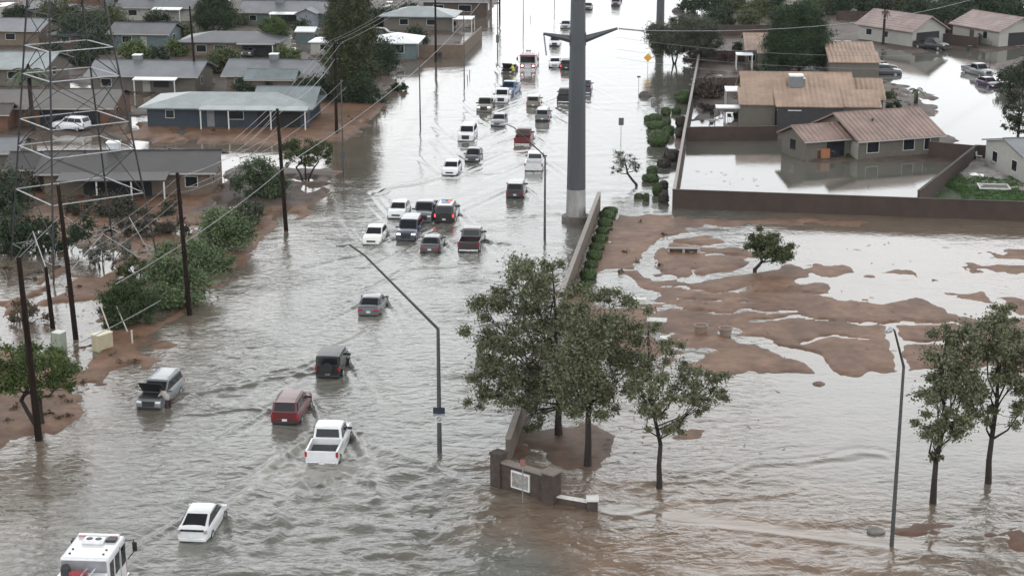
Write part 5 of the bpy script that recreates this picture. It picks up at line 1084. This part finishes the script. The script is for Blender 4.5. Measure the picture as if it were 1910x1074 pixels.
tree(236,606,[(238,562,46,32,0),(215,575,36,30,-.5),(262,575,36,26,0),(240,535,34,18,0),(225,598,34,12,-1)], 'dark green leaning bush tree behind the beige utility box', m=leafmat('mid_green_leaves',(.04,.062,.022)), tr=.15, fork=.4, dens=14, n=80, size=.17, seed=31)
def bush(px, py, blobs, label, m, dens=12, n=80, size=.17, seed=1, name='bush', cat='bush', group=None):
    size *= .75; n = int(n*1.5)
    p = at(px, py); base = Vector((p.x, p.y, 0)); cl, rr = blobs_to_clusters(blobs, dens, seed, base)
    keep = cl[:, 2] > -.1; V, Q = leaves(cl[keep], rr[keep]*1.3, n, size, seed+5, .85)
    V[:, 2] = np.maximum(V[:, 2], -.3); o = mesh_np(name, V, Q, m); o.location = (p.x, p.y, 0)
    mb = MB(); rg = random.Random(seed); o['label'] = label; o['category'] = cat
    if group: o['group'] = group
    for i in range(0, len(cl), max(1, len(cl)//14)): q = Vector(cl[i]); mb.tube([(q.x*.3, q.y*.3, -.3), (q.x*.6, q.y*.6, q.z*.5), q], [.04,.03,.012], 4)
    mb.build('stem', BARK, o); return o
GB = 'bushes along the flooded left verge'
bush(345,540,[(340,480,46,34,0),(310,505,40,30,0),(365,510,42,34,-1),(330,530,44,18,-1),(290,520,26,20,1),(375,470,34,28,1)], 'wide light green bush in front of the wash, behind the middle pole', LBU, seed=41, group=GB, dens=9)
bush(415,470,[(425,425,44,32,0),(395,440,36,28,0),(440,440,28,26,0),(412,400,30,16,1)], 'light green bush right of the middle pole', LBU, seed=43, group=GB, dens=10)
bush(300,575,[(290,555,40,22,0),(325,545,36,24,0),(268,565,26,14,0),(350,550,30,20,1)], 'low green bush mass between the dark bush tree and the middle pole', LBU, seed=42, group=GB, dens=9)
bush(392,505,[(385,500,36,22,0),(410,482,30,20,0),(360,525,30,18,-1)], 'light green bush filling the verge at the water edge behind the middle pole', LBU, seed=48, group=GB, dens=10)
bush(255,520,[(250,500,34,16,0),(285,505,30,16,0),(225,510,24,12,0)], 'pale green scrub between the wash and the wide light green bush', LOL, seed=49, group=GB, dens=8)
bush(452,420,[(455,400,30,20,0),(440,412,26,16,0),(470,392,24,16,1)], 'small dark green bush above the light green bushes', leafmat('mid_olive_leaves',(.04,.055,.026)), seed=44, group=GB, dens=9)
bush(60,470,[(40,455,40,18,0),(90,462,34,14,0),(5,450,34,24,0)], 'shaggy dark brush on the near side of the pylon feet', LDK, seed=45, group=GB, dens=7)
bush(260,440,[(240,425,44,16,0),(290,430,40,16,0),(330,420,26,18,0)], 'tangled brown brush behind the wash', leafmat('dull_brush',(.055,.048,.034)), seed=46, group=GB, dens=7)
bush(485,372,[(478,318,32,24,0),(500,340,34,28,0),(465,345,26,26,0),(520,352,20,16,0)], 'tall green oleander bush at the corner of the dark roofed house', leafmat('oleander_leaves',(.05,.075,.035)), seed=47, group=GB, dens=10)
bush(190,500,[(200,465,34,20,0),(170,470,26,16,0),(230,470,26,22,0),(185,485,26,12,0)], 'grey brush standing in the flooded wash', LGY, seed=53, group=GB, dens=6, n=50)
bush(110,470,[(60,430,50,24,0),(110,440,40,24,0),(150,430,34,22,0),(20,420,44,30,0)], 'dark shaggy undergrowth around the pylon feet', LDK, seed=59, group=GB, dens=7)
bush(20,400,[(10,350,46,34,0),(30,390,40,26,0),(-20,400,40,40,0)], 'dark tree mass at the left edge left of the pylon', LDK, seed=61, group=GB, dens=8)
bush(190,400,[(150,390,34,18,0),(200,385,38,22,0),(240,395,34,20,0),(285,400,30,18,0),(320,390,24,22,0)], 'dark yard shrubs in front of the dark roofed house', leafmat('dull_leaves',(.04,.042,.026)), seed=67, group=GB, dens=7)
bush(60,360,[(55,335,24,18,0),(35,345,20,16,0),(75,345,16,12,0)], 'brown bare shrub beside the dark roofed house', LBN, seed=68, group=GB, dens=7, n=50)
bush(40,600,[(30,580,40,18,0),(70,590,30,16,0),(10,600,30,16,0)], 'brown brush at the edge of the lower left pool', leafmat('dry_brush',(.09,.07,.045)), seed=69, group=GB, dens=6, n=50)
bush(20,520,[(15,500,26,10,0),(60,512,22,8,0)], 'low dry scrub beside the upper left pool', MATS['dry_brush'], seed=70, group=GB, dens=6, n=40)
LB = 'trees and bushes of the left block'
tree(655,190,[(650,30,44,28,0),(655,75,46,30,0),(640,110,40,28,0),(670,125,36,34,0),(650,150,36,28,0),(672,60,30,30,0),(630,60,26,30,0),(650,0,40,24,0)], 'tallest dark olive conifer beside the road junction, upper left', m=leafmat('dark_olive_leaves',(.045,.055,.022)), tr=.26, fork=.5, dens=8, n=60, size=.26, seed=71, group=LB)
bush(712,140,[(705,100,30,26,0),(720,115,22,24,0),(690,120,24,24,0),(672,112,16,24,0)], 'clipped dark conical hedge below the white roofed cottage', LDK, seed=73, group=LB, dens=12, size=.2)
bush(690,195,[(675,165,26,24,0),(700,182,20,14,0),(650,170,20,24,0),(665,185,22,12,0)], 'dark ragged hedge at the roadside under the tall conifer', LDK, seed=74, group=LB, dens=10, size=.2)
bush(600,188,[(585,165,34,20,0),(620,160,26,22,0),(560,170,24,14,0),(470,162,40,14,3)], 'dark bushes between the blue house and the tan teal roofed house', LDK, seed=75, group=LB, dens=9, size=.2)
bush(735,50,[(725,35,32,18,0),(745,45,24,18,0),(705,45,20,16,0)], 'dark round tree behind the white roofed cottage', LDK, seed=77, group=LB, dens=8, size=.26)
bush(780,84,[(775,68,16,18,0),(785,78,14,14,0)], 'small dark tree at the corner yard wall', LDK, seed=78, group=LB, dens=9, size=.22)
bush(418,138,[(418,112,30,22,0),(405,122,22,18,0),(432,125,20,16,0)], 'round olive green tree left of the silver suv', LOL, seed=79, group=LB, dens=10, size=.22)
bush(537,112,[(537,98,22,12,0),(548,104,16,9,0),(520,102,12,9,0)], 'low round yellow green bush right of the silver suv', LBR, seed=80, group=LB, dens=10, size=.2)
tree(512,95,[(512,50,26,18,0),(505,62,22,16,0),(525,62,18,18,0)], 'bright green small tree behind the carport house', m=leafmat('yellow_green_leaves',(.055,.085,.02)), tr=.14, dens=9, n=60, size=.24, seed=81, group=LB)
tree(398,60,[(400,18,34,22,0),(385,30,26,20,0),(415,35,26,22,0),(395,-5,30,16,0)], 'dark green bushy tree right of the white porch roof, top left', m=leafmat('deep_green_leaves',(.03,.05,.02)), tr=.2, dens=8, n=60, size=.26, seed=83, group=LB)
bush(384,56,[(384,42,18,11,0)], 'small round pale green shrub below the dark bushy tree', LOL, seed=84, group=LB, dens=11, size=.2)
for i, (x, y, r, m, lb) in enumerate(((150,55,44,LDK,'dark mass of trees behind the pylon top'),(110,25,36,LOL,'olive tree behind the pylon, upper left'),(200,35,36,LOL,'olive tree right of the pylon top'),(75,62,22,LBN,'dark brown round tree left of the pylon leg'),(290,40,26,LDK,'dark garden trees below the white porch roof'),(335,60,26,LOL,'olive bush left of the long grey roof'),(330,90,22,LBR,'bright green bush behind the grey porch house'),(250,92,26,LBR,'yellow green shrubs in front of the small grey house'),(155,105,26,LDK,'dark shrub behind the brown carport roof'),(620,20,26,LDK,'dark tree left of the tall conifer top'),(565,50,18,LDK,'dark tree behind the pale shed'),(680,30,30,LDK,'dark tree touching the tall conifer on the right'),(180,80,30,LDK,'shaded trees above the grey porch house'),(590,70,14,LOL,'small olive tree beside the white roofed shed'),(835,45,14,LOL,'small shrub inside the corner yard'),(745,160,12,LDK,'dark kerb shrub at the road edge'),(470,188,22,LBR,'green shrub in front of the tan teal roofed house'),(230,150,14,LOL,'shrub beside the grey porch'))):
    bush(x, y+r*.75, [(x,y,r,r*.7,0),(x-r*.5,y+r*.2,r*.6,r*.5,0),(x+r*.5,y+r*.2,r*.6,r*.5,0)], lb, m, seed=100+i, group=LB, dens=7, n=60, size=.26)
RB = 'trees and bushes of the right block'
tree(1258,120,[(1255,72,42,26,0),(1225,65,26,22,0),(1290,62,38,26,0),(1315,55,26,20,1),(1240,92,26,16,0),(1280,90,22,12,0),(1270,45,30,14,1)], 'spreading grey green mesquite behind the orange sign', m=leafmat('mesquite_leaves',(.06,.07,.045)), tr=.2, fork=.4, dens=8, n=60, size=.22, seed=131, stems=2, group=RB)
tree(1295,118,[(1300,82,30,22,0),(1325,75,22,22,0),(1310,60,26,18,0)], 'second mesquite leaning over the brown walls', m=MATS['mesquite_leaves'], tr=.18, dens=8, n=60, size=.22, seed=132, group=RB)
tree(1490,135,[(1470,40,34,30,0),(1500,30,34,26,0),(1480,75,42,30,0),(1525,70,24,34,0),(1450,80,26,26,0),(1490,105,44,22,0),(1530,105,20,22,0),(1445,110,22,16,0)], 'big dark green tree between the pink roofs', m=leafmat('rich_green_leaves',(.028,.05,.02)), tr=.26, dens=9, n=70, size=.24, seed=135, group=RB)
for i, (x, y, r, m, lb) in enumerate(((1320,5,26,LDK,'tall dark tree at the top edge above the mesquite'),(1365,5,26,LOL,'olive tree at the top edge behind the far brown wall'),(1410,15,24,LOL,'pale trunked tree at the top edge left of the big dark tree'),(1285,8,18,LDK,'small dark tree overhanging the road at the top edge'),(1560,8,28,LDK,'dark tree left of the palm at the top edge'),(1610,5,26,LDK,'dark tree behind the palm at the top edge'),(1720,12,30,LDK,'dark tree behind the white gabled house'),(1760,25,30,LDK,'dark tree right of the white gabled roof'),(1800,12,34,LDK,'dark tree above the side street end'),(1850,10,34,LDK,'dark tree above the pale gabled house'),(1895,18,30,LDK,'dark tree in the upper right corner'),(1785,50,22,LBN,'brown hedge right of the white gabled house'),(1325,165,26,LBN,'big brown bush behind the wall left of the white cover'),(1290,112,14,LBN,'brown shrub by the foot of the mesquite'),(1660,175,14,LOL,'yellow green bush right of the pink tile roof'),(1608,198,17,LBR,'bright green bush behind the rose tiled house'),(1665,195,12,LDK,'low dark hedge beside the curved palm'),(1885,145,26,LDK,'dark bush at the right edge of the side street'),(1545,150,16,LOL,'olive shrub behind the stepped pink roof'),(1355,110,12,LBN,'brown shrub between two brown walls'),(1430,130,16,LDK,'dark shrub below the big dark tree'),(1580,292,6,LOL,'small shrub by the wall of the flooded house'))):
    bush(x, y+r*.75, [(x,y,r,r*.7,0),(x-r*.5,y+r*.2,r*.6,r*.5,0),(x+r*.5,y+r*.2,r*.6,r*.5,0)], lb, m, seed=160+i, group=RB, dens=7, n=60, size=.24)
tree(1898,262,[(1895,160,22,30,0),(1888,205,18,26,0),(1905,225,16,30,0),(1880,235,9,10,0),(1915,130,26,26,0),(1875,165,12,10,0)], 'tall dark tree cut by the right edge beside the side street', m=leafmat('deep_dark_leaves',(.035,.045,.025)), tr=.18, dens=8, n=50, size=.22, seed=191, group=RB)
bush(30,43,[(30,25,24,16,0),(18,29,14,12,0),(42,29,14,12,0)], 'dark tree at the left edge near the top', LDK, seed=400, group=LB, dens=7, n=60, size=.26)
bush(100,110,[(100,95,20,14,0),(90,99,12,10,0),(110,99,12,10,0)], 'dark tree crown beside the pylon left leg', LDK, seed=401, group=LB, dens=7, n=60, size=.26)
bush(215,75,[(215,60,20,14,0),(205,64,12,10,0),(225,64,12,10,0)], 'olive crown left of the small grey house', LOL, seed=402, group=LB, dens=7, n=60, size=.26)
bush(305,88,[(305,75,18,12,0),(296,78,10,9,0),(314,78,10,9,0)], 'dark bush right of the small grey house', LDK, seed=403, group=LB, dens=7, n=60, size=.26)
bush(455,88,[(455,75,18,12,0),(446,78,10,9,0),(464,78,10,9,0)], 'dark garden bush between two grey roofs', LDK, seed=404, group=LB, dens=7, n=60, size=.26)
bush(440,48,[(440,32,22,15,0),(429,36,13,11,0),(451,36,13,11,0)], 'olive garden tree left of the gabled annex', LOL, seed=405, group=LB, dens=7, n=60, size=.26)
bush(560,36,[(560,20,22,15,0),(549,24,13,11,0),(571,24,13,11,0)], 'dark tree behind the gabled annex', LDK, seed=406, group=LB, dens=7, n=60, size=.26)
bush(480,160,[(480,150,14,9,0),(473,152,8,7,0),(487,152,8,7,0)], 'dark bush behind the tan teal roofed house', LDK, seed=407, group=LB, dens=7, n=60, size=.26)
bush(385,97,[(385,85,16,11,0),(377,88,9,8,0),(393,88,9,8,0)], 'olive bush above the long carport roof', LOL, seed=408, group=LB, dens=7, n=60, size=.26)
bush(300,113,[(300,100,18,12,0),(291,103,10,9,0),(309,103,10,9,0)], 'dark bush in the yard behind the pylon right leg', LDK, seed=409, group=LB, dens=7, n=60, size=.26)
bush(60,212,[(60,200,16,11,0),(52,203,9,8,0),(68,203,9,8,0)], 'bush under the broad palm', LOL, seed=410, group=LB, dens=7, n=60, size=.26)
bush(15,235,[(15,225,14,9,0),(8,227,8,7,0),(22,227,8,7,0)], 'low bush before the orange brown wall', LOL, seed=411, group=LB, dens=7, n=60, size=.26)
bush(690,88,[(690,70,24,16,0),(678,74,14,12,0),(702,74,14,12,0)], 'dark tree left of the cottage roof', LDK, seed=412, group=LB, dens=7, n=60, size=.26)
bush(760,35,[(760,20,20,14,0),(750,24,12,10,0),(770,24,12,10,0)], 'dark tree beside the brown top house', LDK, seed=413, group=LB, dens=7, n=60, size=.26)
bush(645,193,[(645,180,18,12,0),(636,183,10,9,0),(654,183,10,9,0)], 'dark shrub at the foot of the tall conifer', LDK, seed=414, group=LB, dens=7, n=60, size=.26)
bush(1345,49,[(1345,30,26,18,0),(1332,35,15,13,0),(1358,35,15,13,0)], 'dark crown behind the far brown wall', LDK, seed=430, group=RB, dens=7, n=60, size=.24)
bush(1395,53,[(1395,35,24,16,0),(1383,39,14,12,0),(1407,39,14,12,0)], 'olive crown beside the big dark tree', LOL, seed=431, group=RB, dens=7, n=60, size=.24)
bush(1440,27,[(1440,8,26,18,0),(1427,13,15,13,0),(1453,13,15,13,0)], 'dark crown at the top edge above the big tree', LDK, seed=432, group=RB, dens=7, n=60, size=.24)
bush(1520,29,[(1520,10,26,18,0),(1507,15,15,13,0),(1533,15,15,13,0)], 'olive crown at the top edge left of the white sedan', LOL, seed=433, group=RB, dens=7, n=60, size=.24)
bush(1640,30,[(1640,12,24,16,0),(1628,16,14,12,0),(1652,16,14,12,0)], 'dark crown at the top edge over the white roof', LDK, seed=434, group=RB, dens=7, n=60, size=.24)
bush(1690,24,[(1690,5,26,18,0),(1677,10,15,13,0),(1703,10,15,13,0)], 'olive crown at the top edge right of the palm', LOL, seed=435, group=RB, dens=7, n=60, size=.24)
bush(1780,27,[(1780,5,30,21,0),(1765,11,18,15,0),(1795,11,18,15,0)], 'dark crown on the top edge beyond the side street', LDK, seed=436, group=RB, dens=7, n=60, size=.24)
bush(1820,48,[(1820,30,24,16,0),(1808,34,14,12,0),(1832,34,14,12,0)], 'dark crown beside the pale gabled house', LDK, seed=437, group=RB, dens=7, n=60, size=.24)
bush(1870,24,[(1870,2,30,21,0),(1855,8,18,15,0),(1885,8,18,15,0)], 'olive crown in the corner above the pale house', LOL, seed=438, group=RB, dens=7, n=60, size=.24)
bush(1550,130,[(1550,120,14,9,0),(1543,122,8,7,0),(1557,122,8,7,0)], 'dark bush beside the stepped pink roof', LDK, seed=439, group=RB, dens=7, n=60, size=.24)
bush(1380,102,[(1380,90,16,11,0),(1372,93,9,8,0),(1388,93,9,8,0)], 'dark bush behind the small patio cover', LDK, seed=440, group=RB, dens=7, n=60, size=.24)
bush(1320,210,[(1320,200,14,9,0),(1313,202,8,7,0),(1327,202,8,7,0)], 'brown bush in the cluttered yard', LBN, seed=441, group=RB, dens=7, n=60, size=.24)
bush(1375,221,[(1375,215,9,6,0),(1371,216,5,4,0),(1379,216,5,4,0)], 'small dark bush by the pink house patio', LDK, seed=442, group=RB, dens=7, n=60, size=.24)
# palms
def palm(px, py, hy, r, label, nf=16, tr=.2, droop=1.0, m=PALM, lx=0):
    p = at(px, py); g = max(0, gz(p.x, p.y)); z = zrow(p.y, hy); o = empty('palm_tree', (p.x, p.y, 0), label=label, cat='palm tree')
    MB().tube([(0,0,-.3),(lx*.5,0,z*.5),(lx,0,z)], [tr*1.2, tr*.9, tr*.8], 10).build('trunk', BARK, o)
    rg = random.Random(px); vs = []; fs = []
    for k in range(nf):
        az = 2*math.pi*k/nf+rg.uniform(-.15,.15); up = rg.uniform(.1,1.0)
        dx = Vector((math.cos(az), math.sin(az), 0)); prev = Vector((lx,0,z)); L = r*rg.uniform(.85,1.1)
        for s in range(1, 9):
            t = s/8; c = Vector((lx,0,z))+dx*L*t*(1-.15*up)+Vector((0,0,L*(up*.75*t-droop*.85*t*t)))
            sd = dx.cross(Vector((0,0,1))); wd = L*.17*math.sin(math.pi*min(1, t*.9+.1))
            for sg in (-1, 1):
                i = len(vs); vs += [prev, c, c+sd*sg*wd-Vector((0,0,wd*.5))+dx*wd*.4, prev+(c-prev)*.4+sd*sg*wd*.5]; fs.append((i,i+1,i+2,i+3))
            prev = c
    b = MB(); b.v = [tuple(v) for v in vs]; b.f = fs; b.build('fronds', m, o); return o
palm(1708,196,168,1.9,'stubby palm with two drooping fronds at the edge of the side street', nf=7, tr=.28, droop=1.2)
palm(62,246,135,3.4,'broad palm head on a thick trunk in front of the tan carport house', nf=30, tr=.3, droop=1.1)
palm(1648,86,22,1.4,'thin tall palm in front of the white gabled house', nf=12, tr=.14, droop=1.3, m=LBN)
# clipped round shrubs along the wall and hedge
TP = leafmat('topiary_leaves', (.042,.070,.022)); TPB = leafmat('topiary_brown_leaves', (.045,.04,.032))
def shrub(px, py, wpx, hpx, m, label, k):
    rj = random.Random(k); wpx *= rj.uniform(.95, 1.25); hpx *= rj.uniform(.85, 1.2)
    p = at(px, py); s = ppm(p.y, .5); rx = wpx/2/s; h = hpx/s*1.0; g = np.random.default_rng(k); n = 900 if wpx > 20 else 500
    d = g.normal(size=(n, 3)); d /= np.linalg.norm(d, axis=1)[:, None]; d *= (.88+.16*g.random(n))[:, None]
    c = d*np.array([rx, rx*.9, h/2]); c[:, 2] += h/2-.15
    fl = np.sign(d[:, 2])*np.abs(d[:, 2])**.7; c[:, 2] = fl*h/2+h/2-.15
    a = g.normal(size=(n, 3)); a -= d*(a*d).sum(1)[:, None]*.8; a /= np.linalg.norm(a, axis=1)[:, None]; b = np.cross(a, d+g.normal(size=(n, 3))*.4); b /= np.linalg.norm(b, axis=1)[:, None]
    a *= .12; b *= .08; V = np.stack([c-a, c+b, c+a, c-b], 1).reshape(-1, 3); Q = np.arange(len(V)).reshape(-1, 4)
    mb = MB().ball((0,0,h/2-.15), (rx*.93, rx*.85, h/2*.93), 14, 8)
    V2 = np.array(mb.v); F4 = [f if len(f) == 4 else (*f, f[-1]) for f in mb.f]
    me = bpy.data.meshes.new('round_shrub'); me.from_pydata([*map(tuple, V), *map(tuple, V2)], [], [*map(tuple, Q.tolist()), *[tuple(i+len(V) for i in f) for f in mb.f]]); me.update(); me.materials.append(m)
    o = bpy.data.objects.new('round_shrub', me); COL.objects.link(o); o.location = (p.x, p.y, 0); return tag(o, label, 'shrub', 'clipped shrubs along the roadside walls')
SH = [(1227,272,38,34,TP,'largest round clipped shrub, standing in water left of the capped wall'),(1247,252,22,18,TP,'clipped shrub tucked behind the largest round shrub on the right'),(1224,240,30,16,TP,'wide flat clipped shrub just above the largest round shrub'),(1242,236,20,14,TP,'small clipped shrub right of the wide flat one'),
 (1222,226,26,16,TP,'oval clipped shrub with smaller ball on its left'),(1208,226,14,12,TP,'smallest ball shrub at the far left of the upper group'),(1242,216,18,18,TP,'dark upright round shrub, upper group'),(1261,212,16,14,TP,'small dark shrub near the capped wall, upper group'),(1274,192,32,22,TP,'bright clipped hedge shrub against the capped wall, farthest'),(1270,236,22,26,TPB,'brown shrub against the capped wall, middle'),(1268,258,16,20,TPB,'grey brown shrub against the wall beside the largest shrub'),
 (1254,300,28,26,TPB,'dark brown shrub against the capped wall below the middle'),(1238,312,22,18,TPB,'low dark shrub left of the brown wall shrub'),(1216,322,18,12,TP,'upper ball of the stacked pair in the water'),(1213,338,32,18,TP,'wide flat lower ball of the stacked pair'),(1238,352,16,18,TPB,'grey upright shrub near the lower wall end'),(1225,364,18,22,TP,'green upright shrub right of the two small cylinders'),(1238,378,18,20,TPB,'brown shrub at the corner of the long dark wall'),
 (1191,370,14,14,TP,'left small cylinder shrub below the bent tree'),(1205,374,12,14,TP,'right small cylinder shrub below the bent tree')]
for i, (x, y, w_, h_, m, lb) in enumerate(SH): shrub(x, y, w_, h_, m, lb, 300+i)
HD = [(1138,396,26,14,'first and farthest'),(1133,406,28,16,'second'),(1129,422,28,18,'third'),(1124,436,24,14,'fourth'),(1119,450,28,18,'fifth'),(1113,466,24,18,'sixth'),(1108,484,26,20,'seventh'),(1103,500,24,18,'eighth'),(1097,520,26,20,'ninth'),(1090,542,26,20,'tenth and nearest')]
for i, (x, y, w_, h_, lb) in enumerate(HD): shrub(x, y, w_, h_, TP, lb+' shrub of the row behind the pale capped roadside wall', 340+i)
# low scrub on the mud: stuff
g = np.random.default_rng(5); pts = []
for (x0, x1, y0, y1, n_) in ((-60,330,560,790,90),(60,420,440,560,80),(1130,1240,405,520,10),(0,700,100,250,120),(1640,1900,120,200,30),(1300,1700,40,260,90)):
    for _ in range(n_):
        p = at(g.uniform(x0, x1), g.uniform(y0, y1)); z = gz(p.x, p.y)
        if z > .06: pts.append((p.x, p.y, z+.05))
pts = np.array(pts); V, Q = leaves(pts, np.full(len(pts), .35), 26, .13, 9, .5)
gp = [];
for _ in range(1500):
    p = at(g.uniform(1725,1935), g.uniform(335,386)); z = gz(p.x, p.y)
    if z > .15 and abs(p.x-(at(1853,354).x)) > 1.9 or (z > .15 and abs(p.y-at(1853,354).y) > 1.6): gp.append((p.x, p.y, z+.02))
gp = np.array(gp); V, Q = leaves(gp, np.full(len(gp), .3), 26, .07, 19, .4)
tag(mesh_np('lawn_grass', V, Q, leafmat('lawn_green',(.035,.085,.012))), kind='stuff')
V, Q = leaves(pts, np.full(len(pts), .35), 26, .13, 9, .5)
tag(mesh_np('low_scrub', V, Q, MATS['dry_brush']), kind='stuff')
db = MB(); g = np.random.default_rng(15)
for (x0, x1, y0, y1, n_) in ((-40,300,560,760,60),(350,520,400,520,30),(1260,1420,320,350,16),(1130,1900,420,700,60),(1180,1500,700,900,14),(560,700,280,340,12),(1190,1250,150,380,14),(1100,1250,740,900,20)):
    for _ in range(n_):
        p = at(g.uniform(x0, x1), g.uniform(y0, y1)); z = max(0, gz(p.x, p.y))+.03; an = g.uniform(0, 6.28); L = g.uniform(.08, .4); q = Vector((math.cos(an), math.sin(an), 0))*L
        db.tube([p.xy.to_3d()+Vector((0,0,z))-q, p.xy.to_3d()+Vector((0,0,z+.02)), p.xy.to_3d()+Vector((0,0,z))+q+Vector((q.y*.2,-q.x*.2,0))], [.008,.02,.008], 4)
tag(db.build('floating_debris', mat('wet_twigs',(.03,.022,.015),.7,var=.3)), kind='stuff')
# ---------------------------------------------------------------- damp air
hz = MB().box((-3500,-900,-1.6),(3500,5200,42)).build('haze', bpy.data.materials.new('haze'))
hm = hz.data.materials[0]; hm.use_nodes = True; t = hm.node_tree; t.nodes.clear(); oo = t.nodes.new('ShaderNodeOutputMaterial'); pv = t.nodes.new('ShaderNodeVolumePrincipled')
pv.inputs['Color'].default_value = (.86,.9,.94,1); pv.inputs['Density']  .default_value = .00005; pv.inputs['Anisotropy'].default_value = .2; t.links.new(pv.outputs[0], oo.inputs['Volume']); hz['kind'] = 'stuff'
